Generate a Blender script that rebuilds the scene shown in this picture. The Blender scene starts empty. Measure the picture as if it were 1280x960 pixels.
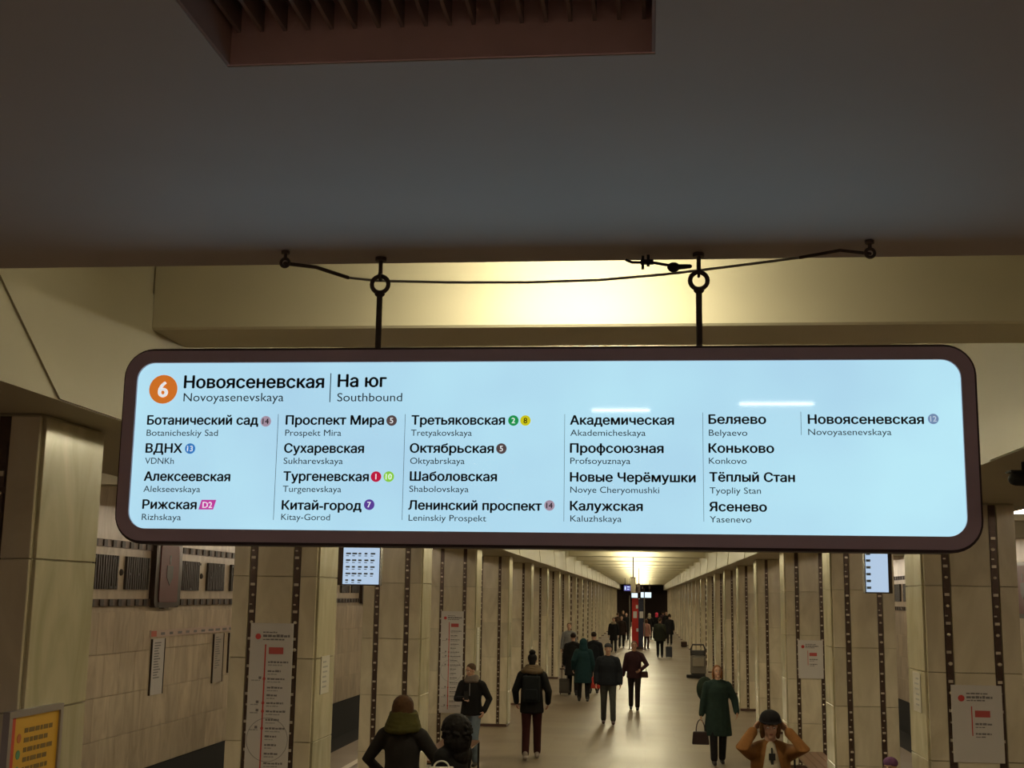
import bpy, bmesh, math, random, mathutils
from mathutils import Vector, Matrix, Euler
random.seed(7)
PI = math.pi
SC = bpy.context.scene
COL = SC.collection
# ------------------------------------------------------------------ camera
HC = 2.8                                   # eye above the platform floor (photographer stands on the stairs)
F = 1550.0                                 # focal length in pixels of the 1280 px wide frame
CR = (Matrix.Rotation(0.10781, 3, 'Z') @ Matrix.Rotation(PI/2 + 0.16893, 3, 'X') @ Matrix.Rotation(math.radians(0.9), 3, 'Z'))
CP = Vector((0, 0, HC))
cd = bpy.data.cameras.new('camera'); cam = bpy.data.objects.new('camera', cd); COL.objects.link(cam)
cd.sensor_width = 36.0; cd.lens = F/1280*36.0; cd.clip_start = 0.05; cd.clip_end = 400
cam.matrix_world = Matrix.Translation(CP) @ CR.to_4x4()
SC.camera = cam
# ------------------------------------------------------------------ world and exposure
w = bpy.data.worlds.new('world'); SC.world = w; w.use_nodes = True
w.node_tree.nodes['Background'].inputs[0].default_value = (0.20, 0.15, 0.12, 1)
w.node_tree.nodes['Background'].inputs[1].default_value = 0.06
vs = SC.view_settings
vs.view_transform = 'Standard'; vs.look = 'None'; vs.gamma = 1.0; vs.use_curve_mapping = False; vs.exposure = 0.0
HALL_E = 104.0        # hall lamps
AISLE_E = 48.0        # platform-side lamps
FILL_E = 165.0        # added fill lamps, unseen behind the camera
SIGN_E = 1.0
# ------------------------------------------------------------------ ray helpers (photo pixel -> point on a world plane)
def ray(px, py): return CR @ Vector(((px-640)/F, (480-py)/F, -1))
def hitY(px, py, Y): d = ray(px, py); return CP + d*(Y/d.y)
def hitX(px, py, X): d = ray(px, py); return CP + d*(X/d.x)
def hitZ(px, py, Z): d = ray(px, py); return CP + d*((Z-HC)/d.z)
# ------------------------------------------------------------------ materials
MATS = {}
def srgb(r, g, b):
    f = lambda c: (c/255/12.92) if c/255 <= 0.04045 else ((c/255+0.055)/1.055)**2.4
    return (f(r), f(g), f(b), 1)
def mat(name, col, rough=0.6, metal=0.0, emit=None, es=0.0, noise=0.0, nscale=8.0, bump=0.0, coat=0.0, spec=0.5):
    if name in MATS: return MATS[name]
    m = bpy.data.materials.new(name); m.use_nodes = True; nt = m.node_tree
    b = nt.nodes['Principled BSDF']
    c = col if len(col) == 4 else (*col, 1)
    b.inputs['Base Color'].default_value = c
    b.inputs['Roughness'].default_value = rough; b.inputs['Metallic'].default_value = metal
    b.inputs['Specular IOR Level'].default_value = spec
    if coat: b.inputs['Coat Weight'].default_value = coat; b.inputs['Coat Roughness'].default_value = 0.08
    if emit: b.inputs['Emission Color'].default_value = (*emit[:3], 1); b.inputs['Emission Strength'].default_value = es
    if noise or bump:
        tc = nt.nodes.new('ShaderNodeTexCoord'); nz = nt.nodes.new('ShaderNodeTexNoise')
        nz.inputs['Scale'].default_value = nscale; nz.inputs['Detail'].default_value = 5
        nt.links.new(tc.outputs['Object'], nz.inputs['Vector'])
        if noise:
            mx = nt.nodes.new('ShaderNodeMix'); mx.data_type = 'RGBA'
            mx.inputs[6].default_value = tuple(x*(1-noise) for x in c[:3])+(1,)
            mx.inputs[7].default_value = tuple(min(1, x*(1+noise)) for x in c[:3])+(1,)
            nt.links.new(nz.outputs['Fac'], mx.inputs[0]); nt.links.new(mx.outputs[2], b.inputs['Base Color'])
        if bump:
            bp = nt.nodes.new('ShaderNodeBump'); bp.inputs['Strength'].default_value = bump; bp.inputs['Distance'].default_value = 0.01
            nt.links.new(nz.outputs['Fac'], bp.inputs['Height']); nt.links.new(bp.outputs['Normal'], b.inputs['Normal'])
    MATS[name] = m; return m
def marble(name, a, b_, rough=0.22, per_object=0.10):
    m = bpy.data.materials.new(name); m.use_nodes = True; nt = m.node_tree; b = nt.nodes['Principled BSDF']
    tc = nt.nodes.new('ShaderNodeTexCoord'); geo = nt.nodes.new('ShaderNodeNewGeometry')
    mp = nt.nodes.new('ShaderNodeMapping'); mp.inputs['Scale'].default_value = (1.6, 1.6, 0.55)
    nz = nt.nodes.new('ShaderNodeTexNoise'); nz.inputs['Scale'].default_value = 2.2; nz.inputs['Detail'].default_value = 7; nz.inputs['Distortion'].default_value = 1.2
    nt.links.new(geo.outputs['Position'], mp.inputs['Vector']); nt.links.new(mp.outputs[0], nz.inputs['Vector'])
    cr = nt.nodes.new('ShaderNodeValToRGB'); cr.color_ramp.elements[0].position = 0.32; cr.color_ramp.elements[1].position = 0.66
    cr.color_ramp.elements[0].color = (*a, 1); cr.color_ramp.elements[1].color = (*b_, 1)
    nt.links.new(nz.outputs['Fac'], cr.inputs[0])
    oi = nt.nodes.new('ShaderNodeObjectInfo'); mr = nt.nodes.new('ShaderNodeMapRange')
    mr.inputs[3].default_value = 1-per_object; mr.inputs[4].default_value = 1+per_object
    nt.links.new(oi.outputs['Random'], mr.inputs[0])
    hs = nt.nodes.new('ShaderNodeHueSaturation'); nt.links.new(mr.outputs[0], hs.inputs['Value']); nt.links.new(cr.outputs[0], hs.inputs['Color'])
    nt.links.new(hs.outputs[0], b.inputs['Base Color']); b.inputs['Roughness'].default_value = rough
    n2 = nt.nodes.new('ShaderNodeTexNoise'); n2.inputs['Scale'].default_value = 30
    bp = nt.nodes.new('ShaderNodeBump'); bp.inputs['Strength'].default_value = 0.06; nt.links.new(geo.outputs['Position'], n2.inputs['Vector'])
    nt.links.new(n2.outputs['Fac'], bp.inputs['Height']); nt.links.new(bp.outputs['Normal'], b.inputs['Normal'])
    MATS[name] = m; return m
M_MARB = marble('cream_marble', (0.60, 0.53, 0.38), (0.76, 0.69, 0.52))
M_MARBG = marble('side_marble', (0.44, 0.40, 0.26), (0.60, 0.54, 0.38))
M_WALL = marble('wall_marble', (0.42, 0.33, 0.23), (0.60, 0.50, 0.37), 0.35)
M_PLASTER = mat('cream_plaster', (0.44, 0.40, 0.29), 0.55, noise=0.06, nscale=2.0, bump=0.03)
M_SLAB = mat('grey_paint', (0.47, 0.42, 0.40), 0.7, noise=0.07, nscale=3.0, bump=0.05)
M_PINK = mat('pinkish_plaster', (0.78, 0.54, 0.54), 0.8, noise=0.15, nscale=6.0)
M_DARKM = mat('dark_bronze', (0.045, 0.028, 0.02), 0.35, 0.6)
M_STRIP = mat('brown_anodised', (0.085, 0.052, 0.036), 0.3, 0.4, noise=0.3, nscale=30)
M_STUD = mat('pale_metal', (0.86, 0.76, 0.60), 0.22, 0.35)
M_BLACK = mat('flat_black', (0.012, 0.010, 0.009), 0.8)  # near-black for the track pit, duct back and black fittings
M_IRON = mat('dark_iron', (0.085, 0.06, 0.048), 0.5, 0.5, noise=0.4, nscale=60)
M_WIRE = mat('grey_wire', (0.30, 0.28, 0.22), 0.5)
M_BEZEL = mat('purple_brown_bezel', (0.56, 0.43, 0.49), 0.5)
M_WHITE = mat('white_board', (0.68, 0.65, 0.62), 0.4)
M_RED = mat('map_red', (0.62, 0.06, 0.05), 0.5)
M_INK = mat('grey_ink', (0.20, 0.19, 0.19), 0.6)
M_GREYL = mat('light_grey_ink', (0.38, 0.37, 0.36), 0.6)
def lamp_mat(name, col, e): return mat(name, (0.8, 0.8, 0.75), 0.5, emit=col, es=e)
M_LAMP = lamp_mat('hall_tube_glow', (1.0, 0.90, 0.60), HALL_E)
M_LAMPA = lamp_mat('side_tube_glow', (1.0, 0.84, 0.62), AISLE_E)
M_LAMPF = lamp_mat('fill_lamp_glow', (1.0, 0.88, 0.84), FILL_E)
# floor : polished granite slabs
def floor_mat():
    m = bpy.data.materials.new('polished_granite'); m.use_nodes = True; nt = m.node_tree; b = nt.nodes['Principled BSDF']
    geo = nt.nodes.new('ShaderNodeNewGeometry')
    br = nt.nodes.new('ShaderNodeTexBrick'); br.inputs['Scale'].default_value = 1.0
    br.inputs['Brick Width'].default_value = 1.2; br.inputs['Row Height'].default_value = 0.6; br.inputs['Mortar Size'].default_value = 0.004
    br.inputs['Color1'].default_value = (0.25, 0.185, 0.12, 1); br.inputs['Color2'].default_value = (0.29, 0.22, 0.145, 1); br.inputs['Mortar'].default_value = (0.2, 0.155, 0.11, 1)
    nt.links.new(geo.outputs['Position'], br.inputs['Vector'])
    nz = nt.nodes.new('ShaderNodeTexNoise'); nz.inputs['Scale'].default_value = 60; nz.inputs['Detail'].default_value = 4
    nt.links.new(geo.outputs['Position'], nz.inputs['Vector'])
    n3 = nt.nodes.new('ShaderNodeTexNoise'); n3.inputs['Scale'].default_value = 0.35; nt.links.new(geo.outputs['Position'], n3.inputs['Vector'])
    mx = nt.nodes.new('ShaderNodeMix'); mx.data_type = 'RGBA'; mx.blend_type = 'MULTIPLY'; mx.inputs[0].default_value = 0.45
    nt.links.new(br.outputs['Color'], mx.inputs[6]); nt.links.new(nz.outputs['Fac'], mx.inputs[7])
    nt.links.new(mx.outputs[2], b.inputs['Base Color'])
    mr = nt.nodes.new('ShaderNodeMapRange'); mr.inputs[3].default_value = 0.34; mr.inputs[4].default_value = 0.50; b.inputs['Specular IOR Level'].default_value = 0.35
    nt.links.new(n3.outputs['Fac'], mr.inputs[0]); nt.links.new(mr.outputs[0], b.inputs['Roughness'])
    MATS['polished_granite'] = m; return m
M_FLOOR = floor_mat()
# ------------------------------------------------------------------ mesh helpers
class MB:
    def __init__(s): s.v = []; s.f = []
    def box(s, x0, x1, y0, y1, z0, z1):
        n = len(s.v)
        s.v += [(x0,y0,z0),(x1,y0,z0),(x1,y1,z0),(x0,y1,z0),(x0,y0,z1),(x1,y0,z1),(x1,y1,z1),(x0,y1,z1)]
        s.f += [tuple(n+i for i in q) for q in ((0,3,2,1),(4,5,6,7),(0,1,5,4),(1,2,6,5),(2,3,7,6),(3,0,4,7))]
        return s
    def sweep(s, pts, rads, seg=10, sc=(1,1,1), caps=3):
        """tapered tube along pts with rounded ends; sc squashes the cross-section along the axes"""
        P = [Vector(p) for p in pts]; n = len(P); rings = []
        T = []
        for i in range(n):
            a = P[max(i-1, 0)]; b = P[min(i+1, n-1)]; t = (b-a)
            T.append(t.normalized() if t.length > 1e-9 else Vector((0,0,1)))
        up = Vector((0,0,1)) if abs(T[0].z) < 0.9 else Vector((0,1,0))
        u = T[0].cross(up).normalized()
        for i in range(n):
            u = (u - T[i]*u.dot(T[i])).normalized(); v = T[i].cross(u)
            if i == 0 and caps:
                for k in range(caps, 0, -1):
                    a = k/(caps)*PI/2*0.97; rings.append((P[0]-T[0]*rads[0]*math.sin(a)*1.0, u.copy(), v.copy(), rads[0]*math.cos(a), P[0]))
            rings.append((P[i], u.copy(), v.copy(), rads[i], P[i]))
            if i == n-1 and caps:
                for k in range(1, caps+1):
                    a = k/(caps)*PI/2*0.97; rings.append((P[i]+T[i]*rads[i]*math.sin(a), u.copy(), v.copy(), rads[i]*math.cos(a), P[i]))
        b0 = len(s.v)
        for c, uu, vv, r, base in rings:
            for j in range(seg):
                a = 2*PI*j/seg; o = (c-base) + uu*(r*math.cos(a)) + vv*(r*math.sin(a))
                s.v.append((base.x+o.x*sc[0], base.y+o.y*sc[1], base.z+o.z*sc[2]))
        m = len(rings)
        for i in range(m-1):
            for j in range(seg):
                a = b0+i*seg+j; b = b0+i*seg+(j+1) % seg
                s.f.append((a, b, b+seg, a+seg))
        s.f.append(tuple(b0+j for j in range(seg))[::-1]); s.f.append(tuple(b0+(m-1)*seg+j for j in range(seg)))
        return s
    def ell(s, c, r, seg=14, rg=8):
        b0 = len(s.v); c = Vector(c)
        for i in range(rg+1):
            th = PI*(0.02+0.96*i/rg)
            for j in range(seg):
                ph = 2*PI*j/seg
                s.v.append((c.x+r[0]*math.sin(th)*math.cos(ph), c.y+r[1]*math.sin(th)*math.sin(ph), c.z-r[2]*math.cos(th)))
        for i in range(rg):
            for j in range(seg):
                a = b0+i*seg+j; b = b0+i*seg+(j+1) % seg
                s.f.append((a, b, b+seg, a+seg))
        s.f.append(tuple(b0+j for j in range(seg))[::-1]); s.f.append(tuple(b0+rg*seg+j for j in range(seg)))
        return s
    def prism(s, poly, axis, a, b):
        """extrude a 2D polygon (list of pairs) along axis 'x','y','z' from a to b"""
        n = len(poly); b0 = len(s.v)
        def pt(p, t): return {'x': (t, p[0], p[1]), 'y': (p[0], t, p[1]), 'z': (p[0], p[1], t)}[axis]
        s.v += [pt(p, a) for p in poly] + [pt(p, b) for p in poly]
        s.f.append(tuple(b0+i for i in range(n))); s.f.append(tuple(b0+n+i for i in range(n))[::-1])
        for i in range(n):
            j = (i+1) % n; s.f.append((b0+i, b0+n+i, b0+n+j, b0+j))
        return s
    def mesh(s, name, m, smooth=False, bevel=0.0):
        me = bpy.data.meshes.new(name); me.from_pydata(s.v, [], s.f); me.update()
        bm = bmesh.new(); bm.from_mesh(me)
        if bevel: bmesh.ops.bevel(bm, geom=bm.edges[:], offset=bevel, segments=1, affect='EDGES')
        bmesh.ops.recalc_face_normals(bm, faces=bm.faces); bm.to_mesh(me); bm.free()
        if smooth:
            for p in me.polygons: p.use_smooth = True
        me.materials.append(m); return me
    def obj(s, name, m, parent=None, loc=None, smooth=False, bevel=0.0):
        return link(name, s.mesh(name, m, smooth, bevel), parent, loc)
def link(name, data, parent=None, loc=None):
    o = bpy.data.objects.new(name, data); COL.objects.link(o)
    if parent: o.parent = parent
    if loc is not None: o.location = loc
    return o
def tag(o, label=None, cat=None, group=None, kind=None):
    for k, v in (('label', label), ('category', cat), ('group', group), ('kind', kind)):
        if v: o[k] = v
    return o
def thing(name, label, cat, loc=(0,0,0), rz=0, group=None):
    o = bpy.data.objects.new(name, None); COL.objects.link(o); o.location = loc; o.rotation_euler = (0,0,rz); o.empty_display_size = 0.1
    return tag(o, label, cat, group)
def struct(name, mb, m, **k): return tag(mb.obj(name, m, **k), kind='structure')
def B(*a): return MB().box(*a)
def rrect(x0, x1, z0, z1, r, n=8):
    pts = []
    for cx, cz, a0 in ((x1-r, z1-r, 0), (x0+r, z1-r, PI/2), (x0+r, z0+r, PI), (x1-r, z0+r, 1.5*PI)):
        for i in range(n+1):
            a = a0+PI/2*i/n; pts.append((cx+r*math.cos(a), cz+r*math.sin(a)))
    return pts
def ringmesh(outer, inner, y0, y1):
    mb = MB(); n = len(outer)
    mb.v = [(p[0], y0, p[1]) for p in outer]+[(p[0], y0, p[1]) for p in inner]+[(p[0], y1, p[1]) for p in outer]+[(p[0], y1, p[1]) for p in inner]
    for i in range(n):
        j = (i+1) % n
        mb.f += [(i, j, n+j, n+i), (2*n+i, 3*n+i, 3*n+j, 2*n+j), (i, 2*n+i, 2*n+j, j), (n+i, n+j, 3*n+j, 3*n+i)]
    return mb
def disc(cx, cz, r, y0, y1, seg=28): return MB().prism([(cx+r*math.cos(2*PI*i/seg), cz+r*math.sin(2*PI*i/seg)) for i in range(seg)], 'y', y0, y1)
JOBS = []      # meshes that need a modifier or a font evaluated, all at once at the end
# ------------------------------------------------------------------ the shell of the station
S = 5.42; Y0 = 5.86; NB = 25            # bay length, first column front, number of columns in a row
LX, RX = -2.99, 2.42                    # hall faces of the columns
CW, CD = 0.79, 0.68                     # column width, depth
ZB = 3.66                               # underside of the long beams
BL, BR = -2.70, 2.12                    # hall faces of the long beams
ZT = 4.21                               # underside of the cross beams
ZC = 4.98                               # ceiling between them
YE = 146.0
PL, PR = -5.54, 4.97                    # platform edges
WL, WR = -8.40, 7.83                    # track walls
YS = 3.45                               # front edge of the low slab
struct('floor', B(PL, PR, -3, YE+6, -0.25, 0), M_FLOOR)
struct('floor_trackbed_left', B(WL, PL, -3, YE, -1.3, -1.1), M_BLACK)
struct('floor_trackbed_right', B(PR, WR, -3, YE, -1.3, -1.1), M_BLACK)
struct('wall_pit_left', B(WL-0.3, WL-0.002, -3, YE, -1.3, -0.16), M_BLACK)
struct('wall_pit_right', B(WR+0.002, WR+0.3, -3, YE, -1.3, -0.16), M_BLACK)
M_LINE = mat('pale_line', (0.62, 0.55, 0.46), 0.5)
struct('trim_1', B(-4.90, -4.78, -3, YE, 0.0, 0.004), M_LINE)
struct('trim_2', B(4.20, 4.32, -3, YE, 0.0, 0.004), M_LINE)
# long beams with a thin raised polygonal panel at every cross beam
def long_beam(name, xi, xo):
    mb = B(min(xi, xo), max(xi, xo), YS+0.01, YE, ZB, ZC+0.2)
    return struct(name, mb, M_PLASTER)
bl = long_beam('ceiling_beam_left', BL, -4.05); brr = long_beam('ceiling_beam_right', BR, 3.50)
for par, xi, sg in ((bl, BL, 1), (brr, BR, -1)):
    me = None
    for k in range(NB):
        y = 6.42+S*k-0.05
        if me is None:
            mb = MB(); b0 = 0
            poly = [(-1.6, 1.32+HC-0.0), (-0.95, ZB+0.005), (1.5, ZB+0.005), (2.1, 1.32+HC), (2.1, ZT+0.2), (-1.6, ZT+0.2)]
            mb.prism(poly, 'x', 0, 0.010*sg); me = mb.mesh('raised_panel', M_PLASTER)
        link('raised_panel', me, par, (xi, y, 0))
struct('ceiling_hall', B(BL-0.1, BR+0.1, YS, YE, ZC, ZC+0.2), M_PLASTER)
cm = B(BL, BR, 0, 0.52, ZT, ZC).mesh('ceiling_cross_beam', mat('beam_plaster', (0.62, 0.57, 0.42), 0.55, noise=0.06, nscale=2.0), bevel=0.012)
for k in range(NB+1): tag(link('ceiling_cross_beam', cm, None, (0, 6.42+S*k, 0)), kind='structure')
for nm, x0, x1 in (('left', WL-0.3, -4.05), ('right', 3.50, WR+0.3)):
    struct('ceiling_aisle_'+nm, B(x0, x1, -3, YE, 4.45, 4.65), M_PLASTER)
    rb = B(x0, x1, 0, 0.35, 4.08, 4.45).mesh('ceiling_rib_'+nm, M_PLASTER)
    for k in range(NB+1): tag(link('ceiling_rib_'+nm, rb, None, (0, 3.9+S*k, 0)), kind='structure')
# far end: dark hall behind the last columns
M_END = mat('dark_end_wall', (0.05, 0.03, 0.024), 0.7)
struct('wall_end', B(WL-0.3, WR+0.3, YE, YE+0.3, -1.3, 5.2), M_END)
struct('wall_start', B(WL-0.3, WR+0.3, -9.3, -9.0, -1.3, 6.2), mat('lobby_wall', (0.32, 0.25, 0.2), 0.7))
struct('ceiling_lobby', B(WL-0.3, WR+0.3, -9.3, 1.0, 5.2, 5.4), M_PLASTER)
struct('floor_lobby', B(PL, PR, -9.0, -3.0, -0.25, 1.2), M_FLOOR)
# low slab overhead with a sunk air grille
p = hitZ(283, 82, 3.75); q = hitZ(819, 70, 3.75)
GX0, GX1, GY1, GY0 = p.x, q.x, (p.y+q.y)/2, 1.15
mb = MB()
mb.box(WL-0.3, GX0, 0.8, YS, 3.75, 5.2); mb.box(GX1, WR+0.3, 0.8, YS, 3.75, 5.2)
mb.box(GX0, GX1, GY1, YS, 3.75, 5.2); mb.box(GX0, GX1, 0.8, GY0, 3.75, 5.2)
slab = struct('ceiling_slab', mb, M_SLAB)
g = thing('air_grille', 'dark slatted air grille sunk in a pinkish recess in the grey ceiling', 'vent', ((GX0+GX1)/2, (GY0+GY1)/2, 3.752))
hw, hd = (GX1-GX0)/2, (GY1-GY0)/2
t = 0.006
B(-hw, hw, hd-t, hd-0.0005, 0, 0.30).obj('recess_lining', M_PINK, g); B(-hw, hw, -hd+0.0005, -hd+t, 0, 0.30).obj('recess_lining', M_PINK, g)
M_DUSK = mat('shaded_plaster', (0.34, 0.23, 0.21), 0.8, noise=0.1)  # darker copy of the pink plaster: shade of the recess sides put into colour
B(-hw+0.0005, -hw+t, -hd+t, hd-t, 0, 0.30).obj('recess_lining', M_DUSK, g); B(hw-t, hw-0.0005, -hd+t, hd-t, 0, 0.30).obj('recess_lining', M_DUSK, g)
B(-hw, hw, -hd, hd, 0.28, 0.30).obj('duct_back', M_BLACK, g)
M_SLAT = mat('grille_slat', (0.24, 0.17, 0.16), 0.6, noise=0.15, nscale=20)
ns = 18
sm = B(-0.0035, 0.0035, -hd+t, hd-t, 0.062, 0.112).mesh('slat', M_SLAT)
for i in range(ns):
    o = link('slat', sm, g, (-hw+0.02+(2*hw-0.04)*i/(ns-1), 0, 0)); 
bmr = B(-hw+t, hw-t, -0.01, 0.01, 0.115, 0.13).mesh('cross_rail', M_SLAT)
for yy in (-0.25, 0.0, 0.25, hd-0.03): link('cross_rail', bmr, g, (0, yy, 0))
# track walls, with marble sheets laid in courses
def track_wall(name, xw, sg):
    w_ = struct(name, B(min(xw, xw-sg*0.3), max(xw, xw-sg*0.3), -3, YE, -0.16, 4.6), M_WALL)
    return w_
wl = track_wall('wall_left', WL, 1); wr = track_wall('wall_right', WR, -1)
# sheets : five courses, built as far as they show about ten pixels
sheetL = {}
for (par, xw, sg, ya, yb) in ((wl, WL, 1, 16, 45), (wr, WR, -1, 24, 45)):
    for ci, (z0, z1) in enumerate(((-0.15, 0.49), (0.50, 1.14), (1.15, 1.79), (1.80, 2.44))):
        y = ya + (0.3 if ci % 2 else 0)
        key = (sg, ci)
        if key not in sheetL: sheetL[key] = B(min(0, 0.02*sg), max(0, 0.02*sg), 0, 0.594, z0, z1).mesh('marble_sheet', M_WALL, bevel=0.003)
        while y < yb:
            link('marble_sheet', sheetL[key], par, (xw, y, 0)); y += 0.6
M_BAND = mat('brown_band', (0.12, 0.075, 0.05), 0.45, 0.3)
M_RELIEF = mat('relief_bronze', (0.03, 0.019, 0.012), 0.5, 0.2)
def letter_block(x_dir, width, seed):
    """stylised relief lettering: close-set tall wavy uprights with stroke joints"""
    rnd = random.Random(seed); mb = MB(); n = max(3, int(width/0.085)); st = width/n
    for i in range(n):
        y = st*(i+0.5); k = rnd.random(); z0, z1 = 2.80, 3.33
        off = [rnd.uniform(-0.008, 0.008) for _ in range(4)]
        for j in range(3):
            a = z0+(z1-z0)*j/3; b = z0+(z1-z0)*(j+1)/3
            yy = y+off[j]; hwid = 0.024
            mb.box(0, x_dir*0.045, yy-hwid, yy+hwid, a, b)
        if k > 0.55:
            zz = rnd.choice((2.83, 3.05, 3.29)); mb.box(0, x_dir*0.045, y, y+st, zz-0.02, zz+0.02)
    return mb
EMB_L = [5.4+15.85*i for i in range(0, 9)]; EMB_R = [10.9+15.85*i for i in range(0, 8)]
ordw = ['first','second','third','fourth','fifth','sixth','seventh','eighth','ninth','tenth','eleventh','twelfth','thirteenth','fourteenth','fifteenth','sixteenth','seventeenth','eighteenth','nineteenth','twentieth','twenty-first','twenty-second','twenty-third','twenty-fourth','twenty-fifth']
for side, par, xw, sg, embs in (('left', wl, WL, 1, EMB_L), ('right', wr, WR, -1, EMB_R)):
    x0 = xw+0.001*sg
    bmz = B(min(x0, x0+sg*0.03), max(x0, x0+sg*0.03), 8, 100, 0, 0.12).mesh('frieze_band', M_BAND)
    for z in (2.53, 3.455): link('frieze_band', bmz, par, (0, 0, z))
    sq = MB(); yy = 8.1
    while yy < 100:
        for z in (2.54, 3.465): sq.box(min(x0, x0+sg*0.05), max(x0, x0+sg*0.05), yy, yy+0.13, z, z+0.1)
        yy += 0.34
    tag(sq.obj('frieze_square', M_RELIEF, par), kind='stuff')
    for i, ye in enumerate(embs):
        if ye > 100 or ye < 8: continue
        # blocks to both sides
        for j, yb in enumerate([ye+0.72, ye+2.14, ye+3.5, ye+4.86, ye+6.2, ye-1.70, ye-2.96, ye-4.4, ye-5.8, ye-7.2]):
            if yb < 8: continue
            letter_block(sg, 0.98, i*31+j).obj('relief_lettering', M_RELIEF, par, (x0, yb, 0))
            if j % 2 == 0: MB().ell((0, 0, 0), (0.04, 0.055, 0.055), 10, 6).obj('relief_dot', M_RELIEF, par, (x0+sg*0.005, yb+1.15, 3.07))
        if i > 6: continue
        e = thing('wall_emblem', '%s red and bronze city emblem panel along the %s track wall' % (ordw[i - (1 if side == 'left' else 0)], side), 'emblem', (x0, ye, 2.5), 0, 'emblems on the %s track wall' % side)
        poly = rrect(-0.6, 0.6, 0.0, 1.15, 0.12, 4)
        MB().prism(poly, 'x', 0, sg*0.10).obj('surround', M_DARKM, e)
        MB().prism(rrect(-0.42, 0.42, 0.09, 1.07, 0.05, 3), 'x', sg*0.10, sg*0.115).obj('panel', mat('emblem_red', (0.12, 0.02, 0.015), 0.5), e)
        cst = MB().prism([(-0.14, 0.72), (0.14, 0.72), (0.14, 0.52), (0.0, 0.38), (-0.14, 0.52)], 'x', sg*0.115, sg*0.122)
        cst.prism([(-0.03, 0.9), (0.03, 0.9), (0.03, 0.74), (-0.03, 0.74)], 'x', sg*0.115, sg*0.12)
        cst.obj('crest', M_DARKM, e)
        MB().prism([(-0.1, -0.02), (0.1, -0.02), (0.12, 0.02), (-0.12, 0.02)], 'x', 0, sg*0.09).obj('foot', M_DARKM, e)
# ------------------------------------------------------------------ columns
def pieces():
    d = {}
    xs = [('narrow_a', 0.0, 0.156), ('wide', 0.224, 0.566), ('narrow_b', 0.634, 0.79)]
    z = [0.055, 0.735, 1.47, 2.205, 2.94, ZB-0.012]
    for ci in range(5):
        for n, a, b in xs: d[(n, ci)] = B(a+0.002, b-0.002, -0.022, 0.0, z[ci]+0.003, z[ci+1]-0.003).mesh('marble_panel', M_MARB, bevel=0.003)
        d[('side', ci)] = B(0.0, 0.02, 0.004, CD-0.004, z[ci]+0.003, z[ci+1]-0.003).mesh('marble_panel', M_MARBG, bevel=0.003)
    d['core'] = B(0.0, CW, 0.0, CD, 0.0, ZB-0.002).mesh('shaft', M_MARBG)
    fb = MB()
    for n, a, b in xs: fb.box(a, b, -0.022, 0.0, 0.055, ZB-0.012)
    d['front_far'] = fb.mesh('facing', M_MARB)
    d['plinth'] = B(-0.006, CW+0.006, -0.023, CD+0.01, 0.0, 0.05).mesh('plinth', mat('plinth_brown', (0.10, 0.05, 0.035), 0.4), bevel=0.004)
    stp = B(0.004, 0.064, -0.010, 0.0, 0.055, ZB-0.014); z_ = 0.12
    while z_ < ZB-0.2: stp.box(0.012, 0.056, -0.015, -0.009, z_, z_+0.09); z_ += 0.122
    d['strip'] = stp.mesh('metal_strip', M_STRIP)
    st = MB(); z_ = 0.16; rs = random.Random(12)
    while z_ < ZB-0.12:
        st.box(0.010+rs.uniform(0, 0.012), 0.058-rs.uniform(0, 0.012), -0.024, -0.010, z_, z_+0.024)
        w_ = rs.uniform(0.010, 0.017); st.ell((0.034+rs.uniform(-0.006, 0.006), -0.014, z_-0.085), (w_*1.2, 0.014, w_), 8, 4)
        if rs.random() < 0.35: st.box(0.012, 0.034, -0.020, -0.010, z_+0.07, z_+0.082)
        z_ += 0.245
    d['stud'] = st.mesh('stud', M_STUD, smooth=False)
    stf = MB(); z_ = 0.2
    while z_ < ZB-0.1: stf.box(0.008, 0.06, -0.022, -0.008, z_, z_+0.09); z_ += 0.245
    d['studfar'] = stf.mesh('stud', M_STUD)
    return d
PC = pieces()
def column(side, k):
    y = Y0+S*k
    x = LX-CW if side == 'left' else RX
    extra = {('left', 0): ', with the yellow framed notice', ('left', 1): ', with a tall line map', ('left', 3): ', with a tall line map',
             ('right', 1): ', with a small route board at its front', ('right', 3): ', with a small square route board'}.get((side, k), '')
    c = thing('marble_column', '%s cream marble column from the camera in the %s row%s' % (ordw[k], side, extra), 'column', (x, y, 0), 0, 'marble columns of the %s row' % side)
    link('shaft', PC['core'], c); link('plinth', PC['plinth'], c)
    near = k <= 10
    if near:
        for ci in range(5):
            link('marble_panel', PC[('wide', ci)], c)
            if k <= 6:
                link('marble_panel', PC[('narrow_a', ci)], c); link('marble_panel', PC[('narrow_b', ci)], c)
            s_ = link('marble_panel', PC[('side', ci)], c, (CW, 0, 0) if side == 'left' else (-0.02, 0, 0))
        if k > 6:
            fb = PC.get('nf')
            if not fb:
                mb = MB()
                for a, b in ((0.0, 0.156), (0.634, 0.79)): mb.box(a, b, -0.022, 0, 0.055, ZB-0.012)
                fb = PC['nf'] = mb.mesh('facing', M_MARB)
            link('facing', fb, c)
    else: link('facing', PC['front_far'], c)
    for off in (0.156, 0.566):
        s_ = link('metal_strip', PC['strip'], c, (off, 0, 0))
        tag(link('stud', PC['stud'] if k <= 8 else PC['studfar'], s_), kind='stuff')
    return c
for k in range(NB):
    column('left', k); column('right', k)
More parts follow.
